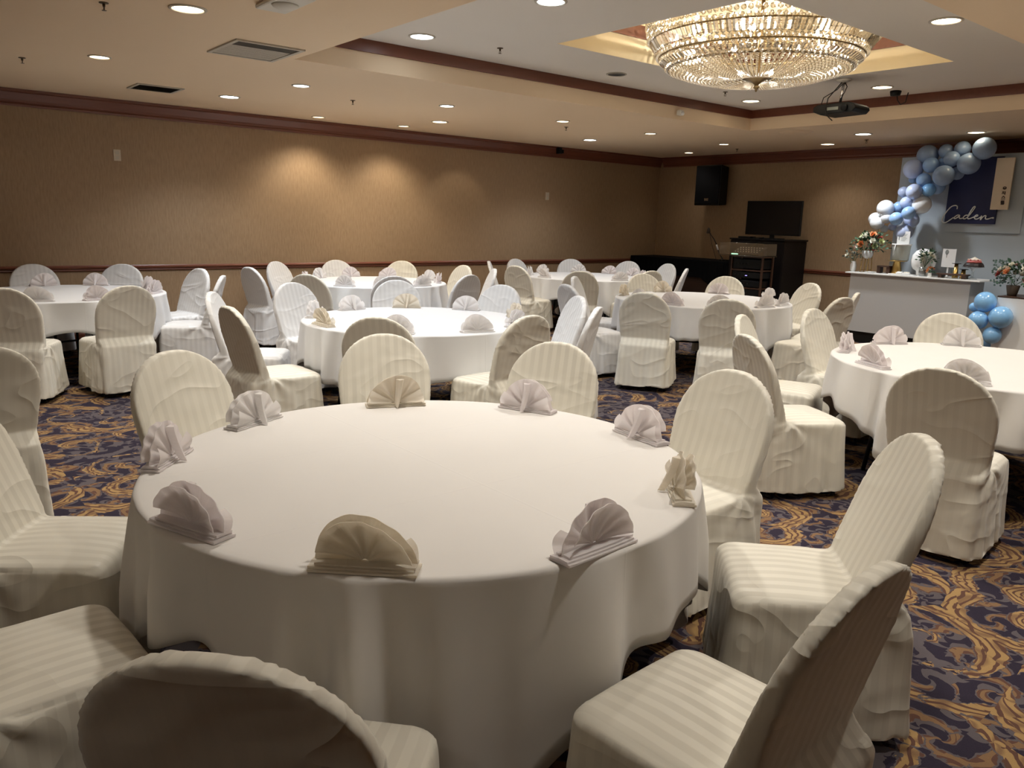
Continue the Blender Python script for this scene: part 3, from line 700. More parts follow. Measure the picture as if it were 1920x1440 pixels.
def sprinkler(x, y, z, lab):
    t = empty('ceiling_sprinkler', (x, y, z)); tag(t, lab, 'sprinkler', 'ceiling fire sprinklers'); t.scale = (.8, .8, .8)
    m = MB(); m.lathe([(.001, 0), (.035, 0), (.035, -.006), (.02, -.009), (.012, -.009)], 20, cap=False); m.build('escutcheon', MAT['sprink'], t)
    m = MB(); m.lathe([(.012, -.008), (.010, -.03), (.006, -.034)], 12)
    for s in (-1, 1): m.tube([(s * .010, 0, -.03), (s * .016, 0, -.042), (s * .006, 0, -.056)], .003, 6)
    m.lathe([(.018, -.056), (.018, -.059)], 14); m.build('sprinkler_head', MAT['sprink'], t)
for x, y, z, l in ((-5.69, 1.33, ZC, 'brass sprinkler at the top edge, left of the large downlight'), (-8.25, 1.25, ZC, 'brass sprinkler at the left edge above the crown moulding'), (-8.25, 4.40, ZC, 'sprinkler in the lower ceiling below the recess corner'),
                   (-8.18, 7.56, ZC, 'sprinkler just below a small downlight in mid ceiling'), (-8.15, 11.38, ZC, 'sprinkler above the television'), (-5.86, 11.2, ZC, 'sprinkler below the bright light before the panel'), (-5.92, 4.63, ZT, 'sprinkler in the raised ceiling left of the chandelier'), (-5.86, 7.87, ZT, 'sprinkler just under the rim of the chandelier')): sprinkler(x, y, z, l)
# vents
def grille(x0, x1, y0, y1, z, n, slatm, lab, louver):
    t = empty('ceiling_vent', ((x0 + x1) / 2, (y0 + y1) / 2, z)); tag(t, lab, 'vent', 'ceiling vents')
    hx, hy = (x1 - x0) / 2, (y1 - y0) / 2; b = .03
    m = MB(); m.box(-hx, -hx + b, -hy, hy, -.012, -.001); m.box(hx - b, hx, -hy, hy, -.012, -.001); m.box(-hx + b, hx - b, -hy, -hy + b, -.012, -.001); m.box(-hx + b, hx - b, hy - b, hy, -.012, -.001)
    m.build('vent_frame', MAT['ventm'], t)
    m = MB(); m.box(-hx + b, hx - b, -hy + b, hy - b, -.004, -.001); m.build('vent_backing', MAT['dark'], t)
    m = MB()
    for i in range(n):
        if louver == 'y': p = -hy + b + (2 * hy - 2 * b) * (i + .5) / n; m.add([(-hx + b, p - .008, -.014), (hx - b, p - .008, -.014), (hx - b, p + .006, -.004), (-hx + b, p + .006, -.004)], [(0, 1, 2, 3)])
        else: p = -hx + b + (2 * hx - 2 * b) * (.70 * (i + .5) / n); m.add([(p - .013, -hy + b, -.008), (p - .013, hy - b, -.008), (p + .013, hy - b, -.0065), (p + .013, -hy + b, -.0065)], [(0, 1, 2, 3)])
    o = m.build('vent_slats', MAT[slatm], t); s = o.modifiers.new('s', 'SOLIDIFY'); s.thickness = .002
grille(-6.72, -6.08, 2.30, 2.84, ZC, 9, 'ventm', 'square supply vent with angled louvres beside the recess corner', 'x')
grille(-9.32, -8.90, 2.34, 2.80, ZC, 22, 'dark', 'dark return air grille near the long wall', 'y')
m = MB(); m.lathe([(.001, -.02), (.05, -.03), (.12, -.026), (.155, -.02), (.165, -.010), (.22, -.006), (.22, -.001)], 40, cap=False)
m.lathe([(.17, -.011), (.168, -.018), (.16, -.02)], 40, cap=False)
o = m.build('ceiling_diffuser', MAT['ceil']); o.location = (-6.11, 9.80, ZC); tag(o, 'faint painted round air diffuser past the recess corner', 'vent', 'ceiling vents')
t = empty('ceiling_fixture', (-4.80, 2.12, ZC)); tag(t, 'white rounded ceiling fixture cut off at the top edge', 'light fixture')
m = MB(); m.box(-.22, .22, -.10, .10, -.03, -.001); m.build('base_plate', MAT['exitw'], t, bevel=.012)
m = MB(); m.lathe([(.001, -.055), (.05, -.052), (.075, -.04), (.08, -.031)], 28); m.build('cover', MAT['exitw'], t)
t = empty('ceiling_speaker', (-6.02, 6.24, ZT)); tag(t, 'round dark ceiling speaker grille in the raised ceiling', 'speaker')
m = MB(); m.lathe([(.09, -.001), (.105, -.001), (.105, -.007), (.09, -.007)], 32, cap=False); m.build('rim', MAT['ventm'], t)
m = MB(); m.lathe([(.001, -.004), (.045, -.004), (.046, -.006), (.09, -.004)], 32, cap=False); m.build('grille', MAT['legm'], t)
t = empty('motion_sensor', (-6.47, 7.83, 2.90)); tag(t, 'small white sensor on the side of the recess', 'sensor')
m = MB(); m.box(-.02, .035, -.04, .04, -.03, .03); m.build('housing', MAT['exitw'], t, bevel=.01)
m = MB(); m.ball((.045, 0, -.01), .022, 8); m.build('lens', MAT['whitep'], t)
# wall plates, crown camera
for yy, zz, l in ((2.48, 2.205, 'ivory outlet plate high on the wall at the left'), (9.32, 2.0, 'small ivory outlet plate on the wall near the corner')):
    t = empty('outlet_plate', (XL, yy, zz)); tag(t, l, 'outlet', 'outlet plates on the long wall')
    m = MB(); m.box(.0005, .008, -.04, .04, -.065, .065); m.build('plate', MAT['plate'], t, bevel=.002)
    for dz in (-.03, .028): m = MB(); m.box(.0085, .011, -.019, .019, dz - .018, dz + .018); m.build('socket', MAT['ventm'], t, bevel=.002)
t = empty('wall_camera', (-10.38, 9.45, 2.76)); tag(t, 'small black device mounted on the crown moulding', 'camera')
m = MB(); m.box(-.02, .06, -.05, .015, -.05, .05); m.build('body', MAT['black'], t, bevel=.005)
m = MB(); m.box(-.02, .05, .03, .07, -.04, .02); m.build('bracket', MAT['black'], t, bevel=.004)

# ------------------------------------------------------------------ chandelier
cx, cy = -4.385, 6.33
ch = empty('crystal_chandelier', (cx, cy, ZI)); tag(ch, 'large round crystal basket chandelier hanging in the ceiling recess', 'chandelier')
def rz(z): return z - ZI
def bead(r, seg=8):
    m = MB(); m.lathe([(1e-4, -r), (r * .72, -r * .68), (r, -.0), (r * .72, r * .68), (1e-4, r)], seg, cap=False, smooth=False); return m
tiers = [(.985, 3.335), (.985, 3.285), (.975, 3.235), (.965, 3.185), (.885, 3.055), (.855, 3.015), (.80, 2.955)]
for i, (r, z) in enumerate(tiers):
    nb = int(2 * PI * r / .054); m = MB()
    for k in range(nb):
        a = 2 * PI * k / nb; b = bead(.0235 if i < 5 else .02)
        m.add([(v[0] + r * math.cos(a), v[1] + r * math.sin(a), v[2] + rz(z)) for v in b.v], b.f)
    m.build('bead_row', MAT['crystal'], ch)
for r, z in ((.965, 3.36), (.950, 3.165), (.865, 3.035), (.785, 2.945)):
    m = MB(); m.tube([((r) * math.cos(2 * PI * i / 72), r * math.sin(2 * PI * i / 72), rz(z)) for i in range(72)], .008, 6, closed=True); m.build('frame_ring', MAT['brass'], ch)
def prism_row(r0_, z0_, r1_, z1_, n, w):
    m = MB()
    for k in range(n):
        a = 2 * PI * k / n; e = Vector((math.cos(a), math.sin(a), 0)); tt = Vector((-math.sin(a), math.cos(a), 0)); vs = []
        for q, ww, dd in ((0, .3, .3), (.08, 1, 1), (.9, 1, 1), (1, .3, .3)):
            c_ = e * lerp(r0_, r1_, q) + Vector((0, 0, rz(lerp(z0_, z1_, q))))
            for s, u in ((-1, 0), (0, 1), (1, 0), (0, -1)): vs.append(c_ + tt * s * w * ww + e * u * w * .6 * dd)
        m.add(vs, [(i * 4 + j, i * 4 + (j + 1) % 4, i * 4 + 4 + (j + 1) % 4, i * 4 + 4 + j) for i in range(3) for j in range(4)] + [(3, 2, 1, 0), (12, 13, 14, 15)])
    m.build('prism_row', MAT['crystal'], ch)
prism_row(.955, 3.165, .895, 3.075, 112, .021)
prism_row(.855, 3.00, .805, 2.965, 100, .019)
m = MB(); ns = 22
for k in range(ns):
    q = k / (ns - 1); r = lerp(.79, .13, q); z = 2.945 - .115 * math.sin(PI * min(1, q * 1.0) * .62) ** 1.0 + .035 * q ** 3
    b = bead(.0165 - .007 * q, 6); m.add([(v[0] + r, v[1], v[2] + rz(z)) for v in b.v], b.f)
sm_ = m.mesh('bead_string')
for k in range(96):
    o = meshobj('bead_string', sm_, ch, MAT['crystal']); o.rotation_euler = (0, 0, 2 * PI * k / 96)
m = MB(); m.lathe([(.16, rz(2.895)), (.155, rz(2.885)), (.10, rz(2.868)), (.05, rz(2.845)), (.022, rz(2.82)), (.016, rz(2.81)), (.028, rz(2.80)), (.024, rz(2.788)), (.010, rz(2.778)), (.012, rz(2.768)), (.001, rz(2.755))], 28); m.build('finial', MAT['brass'], ch)
m = MB(); m.tube([(0, 0, rz(2.88)), (0, 0, -.01)], .018, 10); m.lathe([(.12, -.05), (.14, -.02), (.14, -.002)], 24)
for k in range(12):
    a = 2 * PI * k / 12; m.tube([(0, 0, rz(3.34)), (.96 * math.cos(a), .96 * math.sin(a), rz(3.355))], .006, 6)
m.build('stem', MAT['brass'], ch)
bp = [(.50, k * 72 + 10, 3.16) for k in range(5)] + [(.76, k * 60 + 22, 3.24) for k in range(6)]
for r, a, z in bp:
    a = math.radians(a); x, y = r * math.cos(a), r * math.sin(a)
    m = MB(); m.lathe([(.001, 0), (.012, .004), (.017, .022), (.012, .045), (.003, .062)], 12, (x, y, rz(z))); m.build('bulb', MAT['bulb'], ch)
    m = MB(); m.lathe([(.011, -.07), (.011, 0)], 10, (x, y, rz(z))); m.tube([(x, y, rz(z) - .07), (x * .5, y * .5, rz(z) - .02), (0, 0, rz(3.20))], .004, 5); m.build('candle_arm', MAT['brass'], ch)
for k in range(6):
    a = 2 * PI * k / 6; ld = bpy.data.lights.new('chandelier_glow', 'POINT'); ld.energy = 11; ld.color = (1, .90, .76); ld.shadow_soft_size = .05
    lo = bpy.data.objects.new('chandelier_glow', ld); C.objects.link(lo); lo.parent = ch; lo.location = (.62 * math.cos(a), .62 * math.sin(a), rz(3.17))

# ------------------------------------------------------------------ projector and its cable box
t = empty('ceiling_projector', (-4.49, 7.99, ZT)); tag(t, 'black projector hanging from the raised ceiling on a short pole', 'projector')
m = MB(); m.lathe([(.07, -.001), (.075, -.012), (.04, -.03), (.02, -.035)], 24); m.build('ceiling_flange', MAT['ring'], t)
m = MB(); m.tube([(0, 0, -.03), (-.02, 0, -.25)], .014, 12); m.build('pole', MAT['chrome'], t)
m = MB()
prof = [(-.23, -.32), (-.23, -.275), (-.19, -.250), (.15, -.245), (.22, -.275), (.235, -.31), (.20, -.345), (-.14, -.355)]
m.add([(x, y, z) for y in (-.15, .15) for x, z in prof], [tuple(range(8)), tuple(reversed(range(8, 16)))] + [(i, i + 8, (i + 1) % 8 + 8, (i + 1) % 8) for i in range(8)])
m.build('projector_body', MAT['black'], t, bevel=.01)
m = MB(); m.box(-.07, .05, -.153, -.149, -.315, -.285); m.build('port_panel', MAT['projl'], t)
m = MB(); m.lathe([(.035, 0), (.035, .02), (.028, .022)], 18, m=Matrix.Translation((.12, -.15, -.30)) @ Matrix.Rotation(PI / 2, 4, 'X')); m.build('lens', MAT['screen'], t)
for pts in ([(0, 0, -.03), (-.05, -.03, -.1), (-.18, -.05, -.17), (-.2, -.05, -.24), (-.15, -.04, -.27)], [(.01, 0, -.03), (.05, -.02, -.08), (.03, -.03, -.14), (-.01, -.02, -.2)], [(-.01, -.02, -.03), (-.06, -.17, -.2), (-.07, -.18, -.3), (-.05, -.17, -.37), (0, -.15, -.42)]):
    m = MB(); m.tube(pts, .005, 6); m.build('cable', MAT['black'], t)
t = empty('cable_box', (-4.44, 9.0, ZT)); tag(t, 'small black socket box with a looped cable on the raised ceiling', 'cable box')
m = MB(); m.lathe([(.055, -.001), (.06, -.008), (.05, -.05), (.03, -.055)], 20); m.build('box_body', MAT['black'], t)
m = MB(); m.tube([(.02, 0, -.05), (.03, 0, -.10), (.07, 0, -.15), (.12, 0, -.13), (.13, 0, -.08), (.14, .0, -.03)], .005, 6); m.build('cable', MAT['black'], t)

# ------------------------------------------------------------------ equipment at the end wall
t = empty('wall_speaker', (-9.03, 12.0, 2.28)); tag(t, 'black loudspeaker mounted high on the end wall near the corner', 'speaker')
m = MB(); m.add([(-.275, -.17, -.35), (.275, -.17, -.35), (.275, -.17, .35), (-.275, -.17, .35), (-.19, .16, -.33), (.19, .16, -.33), (.19, .16, .33), (-.19, .16, .33)], [(0, 1, 2, 3), (7, 6, 5, 4), (0, 4, 5, 1), (3, 2, 6, 7), (1, 5, 6, 2), (0, 3, 7, 4)]); m.build('cabinet', MAT['black'], t, bevel=.012)
m = MB(); m.box(-.255, .255, -.182, -.172, -.32, .33); m.build('grille', MAT['blackcloth'], t, bevel=.003)
m = MB()
for x in (-.035, -.012, .012, .035): m.box(x - .006, x + .006, -.186, -.183, -.27, -.225)
m.box(-.04, .04, -.186, -.183, -.253, -.244); m.build('logo_badge', MAT['chrome'], t)
m = MB(); m.box(-.05, .05, .16, .23, -.12, .12); m.build('wall_bracket', MAT['legm'], t)
# cabinet with television
t = empty('av_cabinet', (-7.67, 11.85, 0)); tag(t, 'tall black cabinet carrying the television', 'cabinet')
m = MB(); m.box(-.55, .47, -.33, .33, .06, 1.36); m.build('body', MAT['cab'], t)
m = MB(); m.box(-.57, .49, -.35, .34, 1.362, 1.388); m.build('top_board', MAT['cab'], t, bevel=.004)
m = MB(); m.box(-.52, .44, -.30, .30, .002, .058); m.build('plinth', MAT['black'], t)
for x0, x1, hx in ((-.545, -.02, -.06), (-.01, .465, .03)):
    m = MB(); m.box(x0, x1, -.35, -.332, .08, 1.34); d_ = m.build('door', MAT['cab'], t, bevel=.003)
    m = MB(); m.tube([(hx, -.352, .7), (hx, -.37, .7), (hx, -.37, .82), (hx, -.352, .82)], .005, 6); h_ = m.build('handle', MAT['legm'], d_)
t = empty('television', (-7.62, 11.80, 1.389)); tag(t, 'flat black television switched off, on top of the cabinet', 'television')
m = MB(); m.box(-.515, .515, -.02, .02, .06, .62); m.build('frame', MAT['black'], t, bevel=.006)
m = MB(); m.box(-.50, .50, -.024, -.0205, .075, .605); m.build('screen', MAT['screen'], t)
m = MB(); m.box(-.18, .18, -.10, .10, .001, .012); m.box(-.04, .04, -.012, .012, .012, .075); m.build('stand', MAT['black'], t, bevel=.003)
t = empty('remote_receiver', (-8.02, 11.68, 1.389)); tag(t, 'flat black box with cables on the cabinet left of the television', 'receiver')
m = MB(); m.box(-.12, .12, -.08, .08, .001, .03); m.build('case', MAT['black'], t, bevel=.004)
m = MB(); m.tube([(.12, 0, .02), (.2, -.03, .012), (.28, .02, .015), (.33, .0, .02)], .006, 6); m.build('cable', MAT['black'], t)
# mixing rack
t = empty('equipment_rack', (-7.43, 11.12, 0)); tag(t, 'open brown wooden rack of audio equipment before the cabinet', 'equipment rack')
for sx in (-1, 1):
    m = MB(); m.box(sx * .28 - .012, sx * .28 + .012, -.25, -.22, .04, 1.12); m.box(sx * .28 - .012, sx * .28 + .012, .03, .06, .04, 1.12); m.build('side_post', MAT['walnut'], t)
for z in (.05, .62, .90, 1.11):
    m = MB(); m.box(-.267, .267, -.25, .06, z - .010, z + .010); m.build('shelf', MAT['walnut'], t)
m = MB(); m.box(-.267, .267, .061, .075, .062, 1.098); m.build('back_panel', MAT['black'], t)
for i, (z0, z1, mm) in enumerate(((.93, 1.07, 'black'), (.78, .87, 'black'), (.64, .74, 'screen'), (.50, .60, 'black'), (.38, .48, 'cab'), (.26, .36, 'black'), (.08, .22, 'cab'))):
    m = MB(); m.box(-.255, .255, -.24, .05, z0, z1); u = m.build('audio_unit', MAT[mm], t, bevel=.004)
    m = MB()
    for k in range(5): m.lathe([(.012, 0), (.012, .012)], 10, m=Matrix.Translation((-.2 + k * .06, -.241, (z0 + z1) / 2)) @ Matrix.Rotation(PI / 2, 4, 'X'))
    m.build('knob', MAT['legm'], u)
m = MB(); m.box(-.02, .045, -.244, -.241, .815, .82); m.box(.03, .04, -.244, -.241, .82, .832); m.build('indicator', MAT['ledblue'], t)
m = MB(); m.box(.13, .22, -.244, -.241, .285, .35); m.build('keypad', MAT['ring'], t)
for sx in (-1, 1):
    for sy in (-1, 1): m = MB(); m.lathe([(.02, .001), (.024, .018), (.02, .036)], 12, (sx * .24, -.1 + sy * .1, 0)); m.build('caster', MAT['black'], t)
t = empty('mixing_console', (-7.45, 11.02, 1.134)); tag(t, 'small mixing console with green lights under the clear cover', 'mixer')
m = MB(); m.add([(-.25, -.2, .001), (.25, -.2, .001), (.25, .04, .001), (-.25, .04, .001), (-.25, -.2, .03), (.25, -.2, .03), (.25, .04, .13), (-.25, .04, .13)], [(0, 1, 2, 3), (4, 5, 6, 7), (0, 4, 5, 1), (2, 6, 7, 3), (1, 5, 6, 2), (0, 3, 7, 4)]); m.build('console', MAT['cab'], t, bevel=.004)
m = MB()
for k in range(9):
    for q in range(3): m.lathe([(.008, 0), (.007, .012)], 8, (-.2 + k * .05, -.16 + q * .07, .052 + .029 * q))
m.build('knob', MAT['plate'], t)
m = MB(); m.box(-.24, -.12, -.206, -.201, .008, .024); m.build('name_strip', MAT['ledgreen'], t)
t = empty('acrylic_cover', (-7.44, 11.02, 1.124)); tag(t, 'clear acrylic lectern top over the equipment rack', 'lectern top')
m = MB(); m.box(-.40, .40, -.32, -.31, .02, .20); m.box(-.40, -.39, -.31, .05, .02, .20); m.box(.39, .40, -.31, .05, .02, .20); m.build('panel', MAT['acrylic'], t)
m = MB(); m.box(-.41, .41, -.335, .06, .002, .012); m.build('base_sheet', MAT['acrylic'], t)
m = MB(); m.tube([(-.40, -.315, .202), (.40, -.315, .202)], .004, 6); m.tube([(-.41, -.335, .010), (.41, -.335, .010)], .007, 6); m.build('edge', MAT['glass'], t)
# low bar table with black cloth, desk lamp
t = empty('service_table', (-9.33, 11.82, 0)); tag(t, 'dark wooden counter standing against the end wall in the corner', 'table')
m = MB(); m.box(-1.12, 1.06, -.30, .37, .02, .97); m.build('body', MAT['darkwood'], t); m = MB(); m.box(-1.1, 1.0, -.28, .35, .001, .02); m.build('plinth', MAT['black'], t)
m = MB(); n = 120; vs = []
for i in range(n + 1):
    x = -1.135 + 2.25 * i / n; f = .008 * math.sin(i * .9) + .005 * math.sin(i * 2.3)
    zb = .70 if x < .55 else lerp(.70, .55, min(1, (x - .55) / .25))
    for z, k in ((1.005, 0), (.995, .5), (.9, .8), (zb, 1.3)): vs.append((x, -.318 - abs(f) * k - .006 * k, z))
    vs.append((x, .37, 1.008))
fs = [(i * 5 + a, (i + 1) * 5 + a, (i + 1) * 5 + b, i * 5 + b) for i in range(n) for a, b in ((0, 1), (1, 2), (2, 3), (4, 0))]
m.add(vs, fs); o = m.build('table_skirt', MAT['blackcloth']); o.location = (-9.33, 11.82, -.03); s = o.modifiers.new('s', 'SOLIDIFY'); s.thickness = .003; s.offset = -1
tag(o, 'pleated black cloth hanging over the corner counter', 'cloth')
t = empty('desk_lamp', (-8.54, 11.75, .981)); tag(t, 'bent gooseneck lamp with dark head on the black cloth', 'lamp')
m = MB(); m.lathe([(.06, 0), (.06, .012), (.015, .02), (.012, .05)], 20); m.build('base', MAT['black'], t)
m = MB(); m.tube([(0, 0, .04), (-.05, 0, .10), (-.10, 0, .18)], .008, 8); m.tube([(-.14, 0, .27), (-.2, 0, .36), (-.28, 0, .44), (-.31, -.02, .50)], .008, 8); m.build('gooseneck', MAT['legm'], t)
m = MB(); m.tube([(-.10, 0, .18), (-.14, 0, .27)], .014, 10); m.build('chrome_joint', MAT['whitep'], t)  # white colour stands for the bright reflection on this chrome segment
m = MB(); m.lathe([(.012, .05), (.03, .02), (.034, -.05), (.03, -.05)], 16, (-.32, -.02, .51)); m.build('lamp_head', MAT['soil'], t)
m = MB(); m.tube([(-.30, 0, .44), (-.26, .02, .28), (-.18, .02, .10), (-.13, 0, .02), (-.05, 0, .01)], .006, 6); m.build('cable', MAT['soil'], t)
# microphone-like stick right of cloth table omitted: not identifiable

# ------------------------------------------------------------------ birthday backdrop
t = empty('backdrop_panel', (-4.0, 11.62, 0)); tag(t, 'large blue-grey backdrop panel standing before the end wall', 'backdrop')
m = MB(); m.box(-1.52, 1.9, 0, .05, .02, 2.60); m.build('panel', MAT['panel'], t)
m = MB(); m.box(-1.4, 1.8, -.02, .30, .001, .019); m.build('foot', MAT['black'], t)
m = MB(); m.box(-.80, .12, -.03, -.001, 1.585, 2.58); m.build('raised_panel', MAT['panel'], t, bevel=.003)
t = empty('navy_sign', (-4.485, 11.57, 0)); tag(t, 'navy blue rectangular banner with white script name', 'sign')
m = MB(); m.box(-.325, .305, -.012, .0185, 1.70, 2.56); m.build('banner', MAT['navy'], t)
def sx_(px): return (px - 1130) / 720 * .655 - .355
def sz_(py): return 1.765 + (1110 - py) * .00092
ST = [[(1325,975),(1322,935),(1290,922),(1240,940),(1190,1000),(1150,1070),(1132,1130),(1150,1165),(1190,1168),(1235,1140),(1290,1095)],
 [(1375,1062),(1345,1060),(1310,1085),(1300,1105),(1320,1110),(1350,1090),(1375,1064),(1372,1090),(1385,1108),(1430,1100)],
 [(1490,1060),(1455,1062),(1430,1090),(1435,1110),(1465,1105),(1500,1070),(1545,1000),(1572,950),(1565,935),(1545,950),(1510,1020),(1488,1085),(1500,1110),(1535,1102),(1572,1085)],
 [(1570,1087),(1610,1075),(1625,1060),(1605,1055),(1580,1080),(1590,1108),(1625,1110),(1675,1078)],
 [(1675,1062),(1668,1122),(1690,1085),(1720,1062),(1735,1070),(1730,1100),(1755,1110),(1805,1096),(1830,1092)]]
def smooth_path(pts, k=6):
    out = []; P_ = [Vector((a, b, 0)) for a, b in pts]
    for i in range(len(P_) - 1):
        p0 = P_[max(0, i - 1)]; p1 = P_[i]; p2 = P_[i + 1]; p3 = P_[min(len(P_) - 1, i + 2)]
        for j in range(k):
            u = j / k; out.append(.5 * ((2 * p1) + (p2 - p0) * u + (2 * p0 - 5 * p1 + 4 * p2 - p3) * u * u + (3 * p1 - p0 - 3 * p2 + p3) * u ** 3))
    out.append(P_[-1]); return out
m = MB()
for s_ in ST: m.tube([(sx_(p.x), -.024, sz_(p.y)) for p in smooth_path(s_)], .0075, 8)
m.ball((sx_(1832), -.024, sz_(1094)), .012, 6)
m.build('script_lettering', MAT['whitep'], t)
t = empty('wood_sign', (-4.13, 11.50, 0)); tag(t, 'narrow blond wooden plaque with vertical dark lettering', 'sign')
m = MB(); m.box(-.105, .105, -.012, .012, 1.885, 2.535); m.box(-.06, .06, .012, .048, 2.0, 2.4); m.build('plaque', MAT['tan'], t, bevel=.002)
m = MB(); yy0, yy1 = -.0155, -.0122
def bar(x0, z0, x1, z1, w=.0085):
    a, b = Vector((x0, 0, z0)), Vector((x1, 0, z1)); d = (b - a).normalized(); n_ = Vector((-d.z, 0, d.x)) * w / 2
    q = [a + n_, b + n_, b - n_, a - n_]; m.add([(p.x, yy0, p.z) for p in q] + [(p.x, yy1, p.z) for p in q], [(0, 1, 2, 3), (7, 6, 5, 4), (0, 4, 5, 1), (1, 5, 6, 2), (2, 6, 7, 3), (3, 7, 4, 0)])
bx, u = .035, .045
def glyph(z, strokes):
    for a, b, c_, d in strokes: bar(bx + (a - .5) * u, z + (b - .5) * u, bx + (c_ - .5) * u, z + (d - .5) * u)
cir = [(.5 + .42 * math.cos(k * PI / 4), .55 + .36 * math.sin(k * PI / 4), .5 + .42 * math.cos((k + 1) * PI / 4), .55 + .36 * math.sin((k + 1) * PI / 4)) for k in range(8)]
glyph(2.155, cir + [(.1, .5, .9, .5), (.5, .5, .5, .2)])
glyph(2.095, [(.0, .85, .55, .85), (.3, .85, .0, .2), (.3, .6, .6, .2), (.8, 1, .8, 0), (.6, .6, .8, .6)])
glyph(2.035, [(.5, 1, .1, .45), (.5, 1, .9, .45), (0, .15, 1, .15)])
glyph(1.975, [(.1, 1, .9, 1), (.1, .8, .9, .8), (.1, 1, .1, .62), (.1, .62, .9, .62), (0, .45, 1, .45), (.1, .3, .9, .3), (.9, .3, .9, .15), (.1, .15, .9, .15), (.1, .15, .1, 0), (.1, 0, .9, 0)])
m.build('lettering', MAT['ink'], t)
# balloons
def balloon(x, y, z, r, mat, lab, grp, dirv):
    t = empty('balloon', (x, y, z)); tag(t, lab, 'balloon', grp)
    q = dirv.normalized().to_track_quat('Z', 'Y').to_matrix().to_4x4()
    prof = [(1e-4, r * 1.04)] + [(r * math.sin(PI * i / 14) * 1.0, r * 1.04 * math.cos(PI * i / 14)) for i in range(1, 11)] + [(r * .52, -r * .86), (r * .26, -r * 1.03), (r * .06, -r * 1.12), (r * .05, -r * 1.14)]
    m = MB(); m.lathe(prof, 28, m=q); m.build('balloon_body', MAT[mat], t)
    m = MB(); m.lathe([(r * .04, -r * 1.13), (r * .09, -r * 1.19), (r * .10, -r * 1.20)], 10, m=q); m.build('knot', MAT[mat], t)
G = [(-5.06,11.38,2.592,.137,'b_grey'),(-4.827,11.38,2.638,.092,'b_grey'),(-4.622,11.38,2.656,.1,'b_grey'),(-4.307,11.28,2.638,.138,'b_grey'),(-4.685,11.28,2.523,.1,'b_grey'),(-4.467,11.28,2.456,.136,'b_grey'),(-4.942,11.28,2.454,.102,'b_mid'),(-5.17,11.28,2.409,.128,'b_lav'),(-4.719,11.18,2.307,.133,'b_grey'),(-4.647,11.38,2.348,.086,'b_grey'),(-4.859,11.38,2.495,.058,'b_mid'),(-5.011,11.28,2.262,.093,'b_mid'),(-5.213,11.38,2.286,.06,'b_mid'),(-4.928,11.28,2.133,.088,'b_blue'),(-4.883,11.38,2.184,.107,'b_mid'),(-5.076,11.18,2.106,.103,'b_lav'),(-5.32,11.38,2.112,.076,'b_lav'),(-5.206,11.28,1.966,.08,'b_lav'),(-4.993,11.28,1.938,.123,'b_white'),(-5.364,11.38,1.905,.079,'b_mid'),(-5.487,11.28,1.886,.115,'b_white'),(-5.112,11.18,1.823,.089,'b_mid'),(-5.161,11.38,1.73,.1,'b_lav'),(-5.27,11.18,1.743,.09,'b_mid'),(-5.456,11.28,1.757,.079,'b_white'),(-5.679,11.38,1.736,.094,'b_white'),(-5.581,11.28,1.685,.098,'b_white'),(-5.531,11.38,1.602,.052,'b_white'),(-5.421,11.38,1.635,.056,'b_lav'),(-5.183,11.28,1.56,.11,'b_lav')]
GL = ['broad grey-blue balloon in shade at the top, behind the others', 'small shaded balloon at the top of the garland, left of two', 'small shaded balloon at the top of the garland, right of two', 'big shaded balloon at the top right end of the garland', 'round grey balloon with a shine just above the navy sign', 'large grey balloon overlapping the top of the navy sign', 'mid blue balloon left of the shiny one', 'large pale balloon at the upper left of the garland', 'large shiny balloon at the left top corner of the navy sign', 'half hidden grey balloon behind the shiny one', 'tiny blue balloon deep in the upper garland', 'smaller blue balloon below the large pale one', 'tiny balloon peeking below the large pale one', 'bright blue balloon mid-garland beside the shadowed panel', 'dull blue balloon tucked behind the bright blue one', 'lavender balloon in the middle of the garland', 'small half hidden lavender balloon at the left of the middle', 'small lavender balloon below the middle one', 'large whitish balloon standing out right of the lower garland', 'blue balloon behind the white ones, lower garland', 'large white balloon upper one at the left end', 'blue balloon over the wall of lower lavender ones', 'broad lavender balloon behind the lower blue ones', 'blue balloon lower centre of the garland bottom', 'small white balloon between the large white ones', 'white balloon at the far left end of the garland', 'white balloon low at the left end above the bouquet', 'tiny white balloon tip just above the bouquet', 'tiny lavender balloon above the flowers', 'pale balloon behind the white card at the bottom']
gc = Vector((-4.95, 11.5, 2.0))
for k, ((x, y, z, r, mt), l) in enumerate(zip(G, GL)): balloon(x, y - .05 + (.03 if y > 11.3 else 0), z, r, mt, l, 'balloons of the garland on the backdrop', Vector((random.uniform(-.35, .35), -1, random.uniform(-.3, .3))))
for (x, y, z, r, mt), l in zip([(-3.786, 10.55, .762, .123, 'b_blue'), (-3.818, 10.5, .54, .110, 'b_blue'), (-3.583, 10.52, .600, .132, 'b_blue'), (-3.657, 10.55, .37, .105, 'b_blue'), (-3.95, 10.68, .676, .058, 'b_blue'), (-3.76, 10.68, .25, .09, 'b_blue')],
                                ['top sky-blue balloon of the bunch on the floor', 'left sky-blue balloon of the floor bunch', 'right and largest sky-blue balloon of the floor bunch', 'lower sky-blue balloon of the floor bunch', 'small balloon peeking out left of the floor bunch', 'lowest balloon of the floor bunch in the shade']):
    balloon(x, y, z, r, mt, l, 'balloons of the bunch on the floor', Vector((x + 3.7, y - 10.65, z - .5)) + Vector((0, -.3, .1)))

